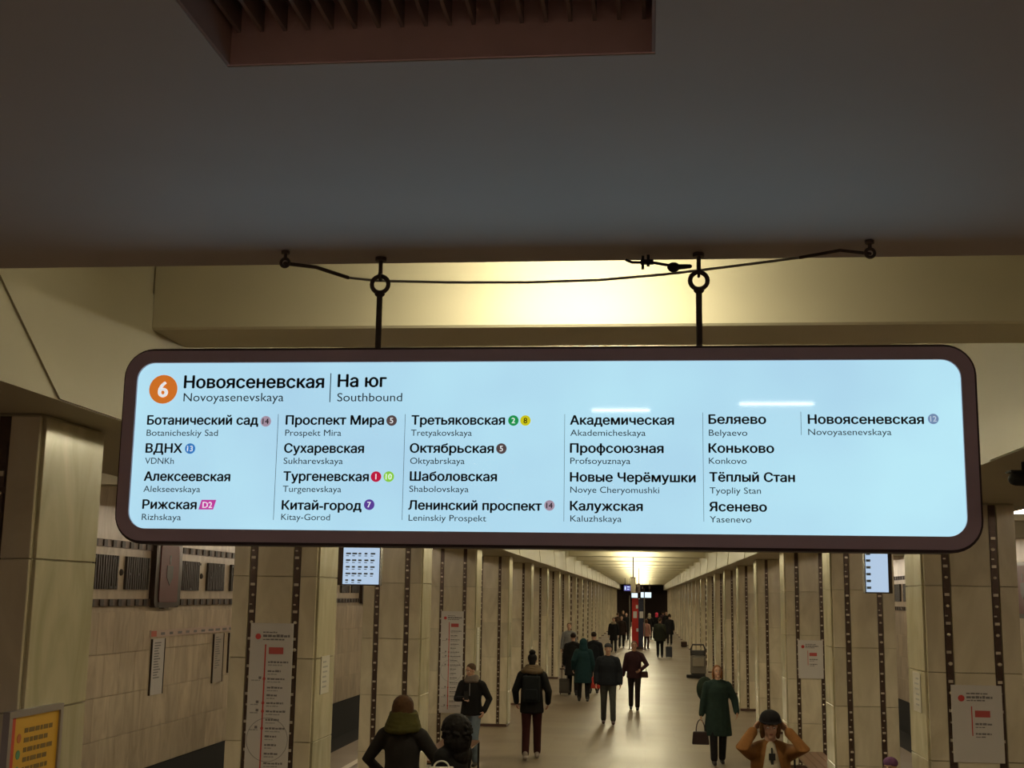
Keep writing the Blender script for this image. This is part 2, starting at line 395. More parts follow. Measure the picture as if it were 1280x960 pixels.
# ------------------------------------------------------------------ lamps
def lamp_meshes(L, m, vertical):
    return (B(-L/2, L/2, -0.07, 0.07, 0.09, 0.12).mesh('housing', mat('lamp_housing', (0.5, 0.48, 0.42), 0.5)),
            B(-L/2+0.02, L/2-0.02, -0.055, 0.055, 0.0, 0.09).mesh('diffuser', m),
            B(-0.008, 0.008, -0.008, 0.008, 0.12, vertical).mesh('rod', M_IRON))
hl = lamp_meshes(0.95, M_LAMP, ZC-4.43)
hl0 = lamp_meshes(0.95, lamp_mat('dimmed_tube_glow', (1.0, 0.90, 0.60), HALL_E*0.5), ZC-4.43)     # lamp nearest the stairs set weaker to darken the near bay
XM = (BL+BR)/2 - 0.05
for k in range(NB):
    o = thing('ceiling_lamp', '%s hall lamp from the camera, hung across the ceiling bay' % ordw[k], 'lamp', (XM, 5.80+S*k, 4.43), 0, 'hall ceiling lamps')
    link('housing', hl[0], o); link('diffuser', hl0[1] if k == 0 else hl[1], o)
    for s_ in (-0.35, 0.35): link('rod', hl[2], o, (s_, 0, 0))
al = lamp_meshes(1.0, M_LAMPA, 0.43)
for nm, x in (('left', -5.7), ('right', 5.15)):
    for k in range(NB):
        o = thing('platform_lamp', '%s lamp from the camera over the %s platform edge' % (ordw[k], nm), 'lamp', (x, 6.9+S*k, 4.02), 0, 'lamps over the %s platform' % nm)
        link('housing', al[0], o); link('diffuser', al[1], o)
        for s_ in (-0.35, 0.35): link('rod', al[2], o, (s_, 0, 0))
def mirrored(px, py, Y):     # where a lamp has to hang for its reflection to sit at this pixel of the sign's glass
    p_ = hitY(px, py, 3.33); d_ = p_-CP; t_ = (3.33-Y)/d_.y; return Vector((p_.x+d_.x*t_, Y, p_.z+d_.z*t_))
ll = lamp_meshes(1.6, M_LAMPF, 0.6)  # unseen pair added to supply light on the slab and sign front
for i, x in enumerate((-5.9, 5.4)):
    o = thing('fill_lamp', ['left', 'right'][i]+' added fill lamp, unseen behind the camera', 'lamp', (x, -3.6, 4.6), 0, 'added fill lamps')
    link('housing', ll[0], o); link('diffuser', ll[1], o)
    for s_ in (-0.35, 0.35): link('rod', ll[2], o, (s_, 0, 0))
M_TUBE = lamp_mat('thin_tube_glow', (1.0, 0.95, 0.92), 28.0)
for i, (xa, xb, py) in enumerate(((741, 811, 513), (925, 1016, 505))):
    a = mirrored(xa, py, -4.6); b = mirrored(xb, py, -4.6); c = (a+b)/2; L_ = (b-a).length/2
    o = thing('tube_lamp', ['left', 'right'][i]+' thin tube lamp behind the camera, seen as a streak in the sign glass', 'lamp', tuple(c), 0)
    MB().sweep([(-L_, 0, 0), (L_, 0, 0)], [0.010, 0.010], 10).obj('tube', M_TUBE, o)
    B(-L_, L_, 0.02, 0.06, 0.02, 0.05).obj('housing', M_IRON, o)
    for s_ in (-0.2, 0.2): B(s_-0.008, s_+0.008, 0.03, 0.046, 0.05, 5.2-c.z).obj('rod', M_IRON, o)
# ------------------------------------------------------------------ the big hanging sign
YG = 3.33
a = hitY(153, 560, YG); b = hitY(1221, 560, YG); c = hitY(690, 437, YG); d = hitY(690, 682, YG)
SX0, SX1, SZ1, SZ0 = a.x, b.x, c.z, d.z
SIGN = thing('hanging_sign', 'long backlit white station list sign hanging from the ceiling', 'sign', ((SX0+SX1)/2, YG, SZ0))
ox, oz = (SX0+SX1)/2, SZ0
def sl(px, py): p = hitY(px, py, YG); return p.x-ox, p.z-oz
W2 = (SX1-SX0)/2; HH = SZ1-SZ0
bz = 0.034; R_ = 0.075
outer = rrect(-W2, W2, 0, HH, R_); inner = rrect(-W2+bz, W2-bz, bz, HH-bz, R_-bz*0.75)
ringmesh(outer, inner, -0.012, 0.0).obj('bezel', M_BEZEL, SIGN)
ringmesh(rrect(-W2-0.008, W2+0.008, -0.008, HH+0.008, R_+0.008), rrect(-W2+0.012, W2-0.012, 0.012, HH-0.012, R_-0.012), 0.0, 0.10).obj('casing', mat('casing_brown', (0.05, 0.028, 0.03), 0.5), SIGN)
MB().prism(rrect(-W2+0.012, W2-0.012, 0.012, HH-0.012, R_-0.012), 'y', 0.05, 0.095).obj('back_plate', mat('casing_brown', (0.05, 0.028, 0.03)), SIGN)
def panel_mat():
    m = bpy.data.materials.new('backlit_panel'); m.use_nodes = True; nt = m.node_tree; b = nt.nodes['Principled BSDF']
    b.inputs['Base Color'].default_value = (0.10, 0.11, 0.115, 1); b.inputs['Roughness'].default_value = 0.03
    tc = nt.nodes.new('ShaderNodeTexCoord'); nz = nt.nodes.new('ShaderNodeTexNoise'); nz.inputs['Scale'].default_value = 1.6; nz.inputs['Detail'].default_value = 3
    cr = nt.nodes.new('ShaderNodeValToRGB'); cr.color_ramp.elements[0].position = 0.3; cr.color_ramp.elements[1].position = 0.7
    cr.color_ramp.elements[0].color = srgb(168, 208, 232); cr.color_ramp.elements[1].color = srgb(184, 232, 246)
    nt.links.new(tc.outputs['Object'], nz.inputs['Vector']); nt.links.new(nz.outputs['Fac'], cr.inputs[0])
    nt.links.new(cr.outputs[0], b.inputs['Emission Color']); b.inputs['Emission Strength'].default_value = SIGN_E
    return m
M_PANEL = panel_mat()
MB().prism(inner, 'y', -0.004, 0.02).obj('lit_panel', M_PANEL, SIGN)
M_T1 = mat('sign_ink', (0.012, 0.02, 0.03), 0.5); M_T2 = mat('sign_ink_light', (0.075, 0.11, 0.145), 0.5)
def text(parent, name, s, x, z, cap, m, width=None, y=-0.0052, bold=0.0, center=False, rot=None):
    """flat lettering; baked to mesh and fitted to its width with all others at the end"""
    c = bpy.data.curves.new('lettering_curve', 'FONT'); c.body = s; c.size = cap/0.70; c.resolution_u = 3
    tmp = bpy.data.objects.new('tmp_text', c); COL.objects.link(tmp)
    JOBS.append(('text', tmp, dict(parent=parent, name=name, x=x, z=z, m=m, width=width, y=y, center=center, bold=bold*cap)))
def line(s, x0, x1, yb, cap_px, m, bold, name):
    X0, Z = sl(x0, yb); X1, _ = sl(x1, yb); _, Zc = sl(x0, yb-cap_px)
    text(SIGN, name, s, X0, Z, Zc-Z, m, X1-X0, bold=bold)
ST = [('Ботанический сад',185,323,531,'Botanicheskiy Sad',184,273,545),('ВДНХ',183,228,566,'VDNKh',182,218,580),
 ('Алексеевская',181,288,601,'Alekseevskaya',180,251,615),('Рижская',179,246,636,'Rizhskaya',178,227,650),
 ('Проспект Мира',358,480,531,'Prospekt Mira',357,427,545),('Сухаревская',356,455,566,'Sukharevskaya',355,429,580),
 ('Тургеневская',355,461,601,'Turgenevskaya',354,427,615),('Китай-город',353,452,637,'Kitay-Gorod',352,413,650),
 ('Третьяковская',515,631,531,'Tretyakovskaya',514,590,545),('Октябрьская',513,617,566,'Oktyabrskaya',513,581,580),
 ('Шаболовская',513,621,601,'Shabolovskaya',512,586,615),('Ленинский проспект',511,677,637,'Leninskiy Prospekt',511,608,651),
 ('Академическая',713,842,531,'Akademicheskaya',713,807,545),('Профсоюзная',713,829,566,'Profsoyuznaya',713,788,580),
 ('Новые Черёмушки',713,869,602,'Novye Cheryomushki',713,824,616),('Калужская',713,803,638,'Kaluzhskaya',713,777,652),
 ('Беляево',886,957,530,'Belyaevo',886,934,545),('Коньково',886,967,566,'Konkovo',886,933,580),
 ('Тёплый Стан',887,993,602,'Tyopliy Stan',887,951,617),('Ясенево',887,958,639,'Yasenevo',887,939,653),
 ('Новоясеневская',1010,1154,530,'Novoyasenevskaya',1010,1114,544)]
for (r, x0, x1, yb, l, a0, a1, yl) in ST:
    line(r, x0, x1, yb, 11.0, M_T1, 0.048, 'station_name'); line(l, a0, a1, yl, 7.8, M_T2, 0.0, 'station_name')
line('Новоясеневская', 231, 405, 485.5, 15, M_T1, 0.045, 'heading'); line('Novoyasenevskaya', 230, 355, 502, 10.5, M_T2, 0.0, 'heading')
line('На юг', 423, 483, 484, 15, M_T1, 0.045, 'heading'); line('Southbound', 422, 503, 502, 10.5, M_T2, 0.0, 'heading')
def badge(num, px, py, rp, col, tcol=(0.85, 0.9, 0.92), cap=None, bold=0.02):
    X, Z = sl(px, py); X1, _ = sl(px+rp, py); r = X1-X
    key = 'badge_%d_%d_%d' % tuple(int(c*99) for c in col[:3])
    o = disc(X, Z, r, -0.0062, -0.004).obj('line_badge', mat(key, col, 0.5, emit=col, es=0.9), SIGN)
    cap = cap or r*1.05
    text(o, 'numeral', num, X, Z-cap/2, cap, mat('numeral_%d' % int(tcol[0]*99), tcol, 0.5, emit=tcol, es=0.8 if tcol[0] > 0.5 else 0.0), None, y=-0.0068, bold=bold, center=True)
    return o
o = badge('6', 205, 487, 17.5, srgb(205, 112, 38)[:3], cap=None, bold=0.05)
badge('14', 333, 527, 6.5, (0.36, 0.28, 0.36), (0.05, 0.03, 0.06)); badge('13', 238.5, 561, 6.3, (0.04, 0.19, 0.5))
badge('5', 490, 526, 6.5, (0.085, 0.06, 0.06)); badge('1', 470.5, 596, 6.5, (0.5, 0.01, 0.05)); badge('10', 486.5, 596, 6.5, (0.25, 0.58, 0.06))
badge('7', 462, 631, 6.5, (0.10, 0.05, 0.30)); badge('2', 642, 526, 6.5, (0.01, 0.28, 0.07)); badge('8', 657, 526, 6.5, (0.60, 0.56, 0.01), (0.06, 0.05, 0.0))
badge('5', 627, 561, 6.5, (0.085, 0.06, 0.06)); badge('14', 687, 632, 6.5, (0.36, 0.28, 0.36), (0.05, 0.03, 0.06)); badge('12', 1166, 524, 6.7, (0.17, 0.26, 0.42), (0.55, 0.65, 0.75))
P = [sl(253, 625), sl(271, 625), sl(267, 637), sl(249, 637)]
o = MB().prism(P, 'y', -0.0062, -0.004).obj('line_badge', mat('badge_pink', (0.45, 0.03, 0.30), 0.5, emit=(0.5, 0.05, 0.33), es=0.9), SIGN)
X, Z = sl(260, 635); text(o, 'numeral', 'D2', X, Z, 0.0165, mat('numeral_84', (0.85, 0.9, 0.92)), None, y=-0.0068, bold=0.02, center=True)
for (xa, ya, xb, yb, wd, mm) in ((414.5, 467, 412.5, 503, 0.0022, M_T1), (348, 518, 343, 650, 0.0009, M_T2), (507, 518, 503, 650, 0.0009, M_T2), (707, 518, 704, 652, 0.0009, M_T2), (879, 516, 879, 652, 0.0009, M_T2), (1001, 515, 1001, 544, 0.0009, M_T2)):
    A = sl(xa, ya); C_ = sl(xb, yb); xm = (A[0]+C_[0])/2
    B(xm-wd/2, xm+wd/2, -0.0055, -0.004, C_[1], A[1]).obj('divider', mm, SIGN)
# rods with eyes, ceiling eyebolts
def torus(mb, c, R, r, n=20, s=8, plane='xz'):
    b0 = len(mb.v)
    for i in range(n):
        a = 2*PI*i/n
        for j in range(s):
            b_ = 2*PI*j/s; rr = R+r*math.cos(b_); t_ = r*math.sin(b_)
            if plane == 'xz': p_ = (c[0]+rr*math.cos(a), c[1]+t_, c[2]+rr*math.sin(a))
            else: p_ = (c[0]+t_, c[1]+rr*math.cos(a), c[2]+rr*math.sin(a))
            mb.v.append(p_)
    for i in range(n):
        for j in range(s):
            mb.f.append((b0+i*s+j, b0+((i+1) % n)*s+j, b0+((i+1) % n)*s+(j+1) % s, b0+i*s+(j+1) % s))
    return mb
for i, (pxt, pyt, pxb) in enumerate(((470.5, 350, 468), (874.5, 345, 874))):
    X, Z = sl(pxt, pyt)
    MB().sweep([(X, 0.05, HH+0.002), (X, 0.05, Z-0.030)], [0.0085, 0.0085], 10, caps=0).obj('suspension_rod', M_IRON, SIGN)
    mb = MB(); torus(mb, (X, 0.05, Z), 0.024, 0.0065); mb.ell((X, 0.05, Z-0.028), (0.015, 0.012, 0.010))
    mb.obj('eye_ring', M_IRON, SIGN, smooth=True)
    wz = Z+oz
    e = thing('ceiling_hook', ['left', 'right'][i]+' iron ceiling hook carrying the '+['left', 'right'][i]+' rod of the backlit sign', 'hook', (X+ox, YG+0.05, 3.748), 0, 'hooks holding the backlit sign')
    MB().sweep([(0, 0, 0), (0, 0, wz-3.748+0.031)], [0.006, 0.006], 8, caps=0).obj('shank', M_IRON, e)
    mb = MB(); torus(mb, (0, 0, wz-3.748+0.024), 0.012, 0.0045, 14, 6, 'yz'); mb.obj('eye', M_IRON, e, smooth=True)
    MB().prism([(0.016*math.cos(2*PI*j/16), 0.016*math.sin(2*PI*j/16)) for j in range(16)], 'z', -0.010, 0.0).obj('flange', M_IRON, e)
# end hooks of the wire and the wire itself
def hook(px, py, label):
    p_ = hitZ(px, py, 3.75)
    e = thing('wire_hook', label, 'hook', (p_.x, p_.y, 3.748))
    MB().prism([(0.012*math.cos(2*PI*j/12), 0.012*math.sin(2*PI*j/12)) for j in range(12)], 'z', -0.008, 0.0).obj('flange', M_IRON, e)
    MB().sweep([(0, 0, -0.005), (0, 0, -0.022)], [0.005, 0.005], 8).obj('shank', M_IRON, e)
    torus(MB(), (0, 0, -0.034), 0.012, 0.0045, 14, 6).obj('eye', M_IRON, e, smooth=True)
    return Vector((p_.x, p_.y, 3.712))
h1 = hook(357, 313, 'small rusty hook at the left end of the slack wire'); h2 = hook(1087, 300, 'small rusty hook at the right end of the slack wire')
pts = [h1]
for (px, py, Y) in ((395, 334, YG+0.03), (435, 347, YG+0.06), (470, 351, YG+0.058), (560, 353, YG+0.06), (660, 353, YG+0.06), (750, 350, YG+0.06), (830, 343, YG+0.06), (874, 338, YG+0.06), (930, 331, YG+0.05), (1000, 322, YG+0.02), (1050, 313, YG-0.02)):
    pts.append(hitY(px, py, Y))
pts.append(h2)
wr_ = thing('slack_wire', 'thin pale wire sagging between the two small ceiling hooks', 'wire', tuple(h1))
rel = [p_-h1 for p_ in pts]
MB().sweep(rel, [0.0036]*len(rel), 6).obj('cable', M_WIRE, wr_, smooth=True)
MB().sweep(rel[:3], [0.0055]*3, 6).obj('clamped_end', M_IRON, wr_, smooth=True)
MB().sweep(rel[-3:], [0.0045]*3, 6).obj('clamped_end', M_IRON, wr_, smooth=True)
# bracket with cable clamps left of the right rod
p0 = hitY(783, 325, YG+0.05)
cb = thing('cable_clamp', 'black clamped cable end with connector beside the right sign hook', 'cable', tuple(p0))
q = [hitY(x, y, YG+0.05)-p0 for x, y in ((783, 325), (790, 328), (815, 328), (838, 332), (862, 334))]
MB().sweep(q, [0.004]*5, 8).obj('cable', M_BLACK, cb, smooth=True)
r1 = hitY(808, 328, YG+0.05)-p0
MB().box(r1.x-0.014, r1.x-0.006, -0.008, 0.008, r1.z-0.018, r1.z+0.018).box(r1.x+0.001, r1.x+0.009, -0.008, 0.008, r1.z-0.01, r1.z+0.02).box(r1.x-0.016, r1.x+0.02, -0.01, 0.01, r1.z-0.004, r1.z+0.006).obj('clamp', M_BLACK, cb)
r1 = hitY(842, 334, YG+0.05)-p0
MB().ell((r1.x, 0, r1.z), (0.018, 0.014, 0.014)).sweep([(r1.x, 0, r1.z), (r1.x+0.045, 0, r1.z+0.002)], [0.009, 0.006], 8).obj('connector', M_BLACK, cb, smooth=True)
# ------------------------------------------------------------------ boards
def bars(mb, x0, x1, z, h, y0, y1, rnd, n=None):
    """unreadable small print: short dashes"""
    x = x0
    while x < x1-0.008:
        w_ = min(rnd.uniform(0.015, 0.04), x1-x); mb.box(x, x+w_, y0, y1, z, z+h*rnd.uniform(0.7, 1.0)); x += w_+0.006
def tall_map(x, y, ztop, label, w=0.40, h=1.75, scale=1.0):
    t_ = thing('line_map', label, 'map', (x, y, ztop), 0)
    B(-w/2, w/2, -0.012, 0, -h, 0).obj('board', M_WHITE, t_, bevel=0.002)
    red = MB(); red.box(-0.058, -0.046, -0.0145, -0.012, -h+0.06, -0.19)
    red.obj('route_line', M_RED, t_)
    disc(-0.125, -0.12, 0.026, -0.0145, -0.012, 20).obj('emblem_dot', M_RED, t_)
    B(-0.02, 0.115, -0.0145, -0.012, -0.275, -0.215).obj('red_tab', mat('tab_red', (0.55, 0.09, 0.08), 0.5), t_)
    rnd = random.Random(3); mb = MB()
    bars(mb, -0.08, 0.05, -0.088, 0.014, -0.0145, -0.012, rnd); bars(mb, -0.08, 0.17, -0.125, 0.026, -0.0145, -0.012, rnd); bars(mb, -0.08, 0.12, -0.152, 0.014, -0.0145, -0.012, rnd)
    z = -0.355; lm = MB(); dots = MB()
    while z > -h+0.05:
        L_ = rnd.uniform(0.1, 0.2); bars(mb, -0.022, -0.022+L_, z, 0.018, -0.0145, -0.012, rnd); bars(lm, -0.022, -0.022+L_*0.7, z-0.024, 0.012, -0.0145, -0.012, rnd)
        if rnd.random() < 0.5:
            torus(dots, (-0.052, -0.0145, z+0.008), 0.011, 0.003, 12, 5)
            bars(lm, -0.17, -0.09, z-0.012, 0.012, -0.0145, -0.012, rnd); disc_ = rnd.uniform(-0.11, -0.09); mb.box(disc_-0.012, disc_+0.012, -0.0145, -0.012, z+0.005, z+0.028)
        z -= rnd.uniform(0.068, 0.085)
    tag(mb.obj('small_print', M_INK, t_), kind='stuff'); tag(lm.obj('faint_print', M_GREYL, t_), kind='stuff'); tag(dots.obj('stop_marks', M_RED, t_), kind='stuff')
    cz = -0.37-0.0-0.66; torus(MB(), (0, -0.0135, cz), 0.19, 0.002, 40, 5).obj('ring_line', M_INK, t_)
    return t_
def small_board(x, y, ztop, label, w=0.42, h=0.64):
    t_ = thing('route_board', label, 'sign', (x, y, ztop), 0)
    B(-w/2, w/2, -0.012, 0, -h, 0).obj('board', M_WHITE, t_, bevel=0.002)
    disc(-0.128, -0.11, 0.027, -0.0145, -0.012, 20).obj('emblem_dot', M_RED, t_)
    B(-0.05, -0.042, -0.0145, -0.012, -0.42, -0.175).obj('route_line', M_RED, t_)
    B(-0.02, 0.105, -0.0145, -0.012, -0.265, -0.21).obj('red_tab', mat('tab_red', (0.55, 0.09, 0.08), 0.5), t_)
    rnd = random.Random(5); mb = MB()
    for z, x1, h_ in ((-0.075, 0.09, 0.012), (-0.11, 0.13, 0.024), (-0.132, 0.07, 0.012), (-0.33, 0.12, 0.018), (-0.352, 0.06, 0.01), (-0.41, 0.11, 0.018), (-0.432, 0.06, 0.01)):
        bars(mb, -0.085 if z > -0.2 else -0.02, x1, z, h_, -0.0145, -0.012, rnd)
    tag(mb.obj('small_print', M_INK, t_), kind='stuff')
    return t_
yf = lambda k: Y0+S*k-0.0245
p = hitY(342, 779, yf(1)); tall_map(LX-CW/2, yf(1), p.z, 'tall white line map board on the second column of the left row')
p = hitY(570, 764, yf(3)); tall_map(LX-CW/2, yf(3), p.z, 'tall white line map board farther off, behind the man in blue jeans')
p = hitY(1196, 856, yf(1)); small_board(RX+CW/2, yf(1), p.z, 'small white route board on the nearest visible right column, lower right')
p = hitY(998, 800, yf(3)); small_board(RX+CW/2, yf(3), p.z, 'small white route board on a right column, above the person in brown jacket')
# narrow notices on the hall faces of columns
def notice(x, y, z, sg, label, h=0.34):
    t_ = thing('narrow_notice', label, 'notice', (x, y, z), 0)
    B(min(0, sg*0.008), max(0, sg*0.008), 0, 0.30, -h, 0).obj('plate', mat('notice_plate', (0.62, 0.58, 0.50), 0.5), t_)
    mb = MB(); rnd = random.Random(1)
    for i in range(6): mb.box(min(sg*0.008, sg*0.0095), max(sg*0.008, sg*0.0095), 0.06, 0.06+rnd.uniform(0.1, 0.18), -0.06-0.045*i, -0.045-0.045*i)
    mb.obj('print', M_GREYL, t_)
p = hitX(400, 821, LX+0.02); notice(LX+0.021, Y0+S+0.16, p.z, 1, 'narrow pale notice on the side of the second left column')
p = hitX(1131, 836, RX-0.02); notice(RX-0.021, Y0+S+0.16, p.z, -1, 'narrow pale notice on the side of the nearest visible right column')
p = hitX(588, 786, LX+0.02); notice(LX+0.021, Y0+3*S+0.16, p.z, 1, 'tall pale plate on the side of a left column beside the jeans man', 0.75)
# yellow framed notice on the first left column
p = hitX(12, 888, LX+0.05); q = hitX(79, 881, LX+0.05)
t_ = thing('yellow_notice', 'yellow notice in a grey frame on the nearest left column', 'notice', (LX+0.021, p.y, 1.25), 0)
L_ = q.y-p.y; zt = (p.z+q.z)/2-1.25
B(0, 0.02, 0, L_, 0, zt).obj('backing', mat('frame_grey', (0.33, 0.29, 0.27), 0.4, 0.3), t_)
MB().box(0.02, 0.034, 0, 0.03, 0, zt).box(0.02, 0.034, L_-0.03, L_, 0, zt).box(0.02, 0.034, 0.03, L_-0.03, zt-0.03, zt).box(0.02, 0.034, 0.03, L_-0.03, 0, 0.03).obj('frame', mat('frame_grey', (0.3, 0.3, 0.3)), t_)
B(0.02, 0.024, 0.03, L_-0.03, 0.03, zt-0.03).obj('sheet', mat('notice_yellow', (0.72, 0.40, 0.03), 0.5), t_)
B(0.024, 0.0255, 0.03, 0.075, 0.03, zt-0.03).obj('red_stripe', mat('stripe_red', (0.6, 0.05, 0.02), 0.5), t_)
mb = MB(); rnd = random.Random(9)
for i in range(14):
    z_ = zt-0.11-0.045*i; y_ = 0.17
    while y_ < L_-0.08-rnd.random()*0.1: w_ = rnd.uniform(0.02, 0.06); mb.box(0.024, 0.0252, y_, y_+w_, z_, z_+(0.022 if i < 6 else 0.012)); y_ += w_+0.01
tag(mb.obj('small_print', mat('brown_ink', (0.2, 0.12, 0.02), 0.6), t_), kind='stuff')
for i, cc in enumerate(((0.55, 0.15, 0.03), (0.1, 0.3, 0.16), (0.12, 0.3, 0.2))):
    MB().prism([(0.12+0.02*math.cos(2*PI*j/14), zt-0.13-0.075*i+0.022*math.sin(2*PI*j/14)) for j in range(14)], 'x', 0.024, 0.0255).obj('round_mark', mat('mark_%d' % i, cc, 0.5), t_)
# station strip map on the left track wall
t_ = thing('wall_line_strip', 'long thin pink and white line strip on the left track wall', 'sign', (WL+0.022, 20.75, 2.0), 0)
B(0, 0.02, 0, 8.0, 0, 0.115).obj('strip', mat('strip_board', (0.55, 0.42, 0.36), 0.5), t_)
B(0.02, 0.023, 0.02, 0.25, 0.01, 0.105).obj('start_tab', mat('tab_orange', (0.55, 0.13, 0.08), 0.5), t_)
mb = MB(); y_ = 0.45; rnd = random.Random(4)
while y_ < 7.8: mb.box(0.02, 0.022, y_, y_+rnd.uniform(0.15, 0.28), 0.03, 0.075); y_ += 0.40
tag(mb.obj('small_print', M_INK, t_), kind='stuff')
for i, (ya, yb, za, zb, lb) in enumerate(((20.85, 21.40, 1.03, 1.97, 'tall narrow white board under the left end of the wall line strip'), (23.95, 24.5, 1.03, 1.97, 'tall narrow grey board in the middle under the wall line strip'), (24.85, 25.3, 1.18, 1.97, 'shorter narrow board beside the column edge under the wall line strip'))):
    t_ = thing('wall_board', lb, 'board', (WL+0.022, ya, za), 0)
    B(0, 0.02, 0, yb-ya, 0, zb-za).obj('panel', mat('wall_board_%d' % i, ((0.58, 0.54, 0.52), (0.42, 0.36, 0.30), (0.42, 0.36, 0.30))[i], 0.5), t_)
    MB().box(0, 0.03, -0.02, 0.0, 0, zb-za).box(0, 0.03, yb-ya, yb-ya+0.02, 0, zb-za).obj('edge', M_DARKM, t_)
    mb = MB(); rnd = random.Random(i); z_ = zb-za-0.06
    while z_ > 0.25: mb.box(0.02, 0.022, 0.1, 0.1+rnd.uniform(0.12, 0.32), z_-0.02, z_); z_ -= 0.045
    tag(mb.obj('small_print', M_INK, t_), kind='stuff')
# small lit displays hanging in the column gaps
M_DISP = mat('display_glow', (0.1, 0.1, 0.1), 0.3, emit=srgb(172, 196, 222)[:3], es=1.0)
def display(px0, px1, py0, py1, Y, dark_side, label, rows=True):
    a = hitY(px0, py1, Y); b = hitY(px1, py0, Y); w_ = b.x-a.x; h_ = b.z-a.z
    t_ = thing('hanging_display', label, 'sign', ((a.x+b.x)/2, Y, a.z), 0)
    bx0 = -w_/2-(0.07 if dark_side < 0 else 0.01); bx1 = w_/2+(0.04 if dark_side > 0 else 0.01)
    B(bx0, bx1, 0.004, 0.12, -0.012, h_+0.012).obj('casing', M_BEZEL if False else M_DARKM, t_)
    B(-w_/2, w_/2, 0, 0.004, 0, h_).obj('lit_panel', M_DISP, t_)
    for s_ in (-0.6, 0.6): B(s_*w_/2-0.008, s_*w_/2+0.008, 0.05, 0.066, h_+0.012, ZB-a.z).obj('rod', M_IRON, t_)
    mb = MB(); rnd = random.Random(2)
    mb.box(-w_/2+0.09, -w_/2+0.20, -0.002, 0, h_-0.075, h_-0.055)
    if rows:
        for r_ in range(5):
            z_ = h_-0.15-0.072*r_
            for c_ in range(5 if r_ < 4 else 3): 
                x_ = -w_/2+0.03+c_*w_*0.17; mb.box(x_, x_+rnd.uniform(0.03, 0.055), -0.002, 0, z_, z_+0.018); mb.box(x_, x_+0.03, -0.002, 0, z_-0.02, z_-0.012)
        MB().box(-w_/2+0.02, -w_/2+0.045, -0.003, 0, h_-0.07, h_-0.045).obj('red_mark', M_RED, t_)
    else:
        for r_ in range(6): mb.box(-w_/2+0.005, -w_/2+0.05, -0.002, 0, h_-0.1-0.07*r_, h_-0.075-0.07*r_)
    tag(mb.obj('small_print', mat('display_ink', (0.12, 0.14, 0.17), 0.5), t_), kind='stuff')
display(428, 475, 676, 730, 13.4, -1, 'small lit station list hanging between the left columns')
display(1083, 1109, 682, 740, 13.4, 1, 'narrow lit display hanging between the right columns', False)
# security camera in the right aisle
p = hitY(1274, 599, 7.9)
t_ = thing('security_camera', 'black security camera hanging at the right edge above the platform', 'camera', (p.x, 7.9, p.z), 0)
MB().sweep([(-0.03, -0.02, 0), (0.10, 0.04, 0.0)], [0.042, 0.042], 12).obj('body', M_BLACK, t_, smooth=True)
MB().box(-0.06, 0.14, -0.05, 0.07, 0.040, 0.052).obj('hood', M_BLACK, t_)
B(0.02, 0.05, -0.015, 0.015, 0.052, ZB-p.z).obj('stem', M_BLACK, t_)
# ------------------------------------------------------------------ far hanging signs, information post
p = hitY(791.5, 741, 45)
t_ = thing('hanging_box', 'narrow box on a long pole hanging far down the hall', 'sign', (p.x, 45, p.z), 0)
MB().box(-0.09, 0.09, -0.12, 0.12, 0, 0.52).obj('box', mat('box_olive', (0.20, 0.17, 0.11), 0.6), t_)
MB().box(-0.1, 0.1, -0.13, 0.13, 0.52, 0.55).obj('lid', M_IRON, t_)
B(-0.025, 0.025, -0.025, 0.025, 0.55, ZC-p.z).obj('pole', M_IRON, t_)
p = hitY(798.5, 741, 62)
t_ = thing('hanging_box', 'thin pole with a slim box hanging behind the first hanging box', 'sign', (p.x, 62, p.z), 0)
MB().box(-0.07, 0.07, -0.1, 0.1, 0, 0.45).obj('box', M_IRON, t_)
B(-0.02, 0.02, -0.02, 0.02, 0.45, ZC-p.z).obj('pole', M_IRON, t_)
def lit_sign(px0, px1, py0, py1, Y, m, label, pole=True):
    a = hitY(px0, py1, Y); b = hitY(px1, py0, Y); w_ = b.x-a.x; h_ = b.z-a.z
    t_ = thing('hanging_lit_sign', label, 'sign', ((a.x+b.x)/2, Y, a.z), 0)
    B(-w_/2-0.04, w_/2+0.04, 0.01, 0.15, -0.04, h_+0.04).obj('casing', M_DARKM, t_); B(-w_/2, w_/2, 0, 0.01, 0, h_).obj('lit_panel', m, t_)
    for s_ in (-0.35, 0.35): B(s_*w_-0.02, s_*w_+0.02, 0.05, 0.09, h_+0.04, ZC-a.z).obj('rod', M_IRON, t_)
    return t_, w_, h_
M_FARW = mat('far_sign_white', (0.1, 0.1, 0.1), 0.3, emit=(0.75, 0.92, 1.0), es=1.1)
M_FARB = mat('far_sign_blue', (0.1, 0.1, 0.1), 0.3, emit=(0.10, 0.10, 0.42), es=0.9)
lit_sign(789.5, 797, 741.5, 747, 104, M_FARW, 'small white lit sign at the far end, left of the wide one')
lit_sign(801, 814, 740.5, 747, 104, M_FARW, 'wide white lit sign at the far end of the hall')
t_, w_, h_ = lit_sign(780, 788.5, 732, 738.5, 98, M_FARB, 'small blue lit sign at the far end near the left row')
MB().box(-w_/2+0.06, -w_/2+0.14, -0.004, 0, 0.08, h_-0.08).box(-0.02, 0.18, -0.004, 0, h_-0.14, h_-0.08).box(-0.02, 0.15, -0.004, 0, 0.1, 0.15).obj('arrow_marks', M_FARW, t_)
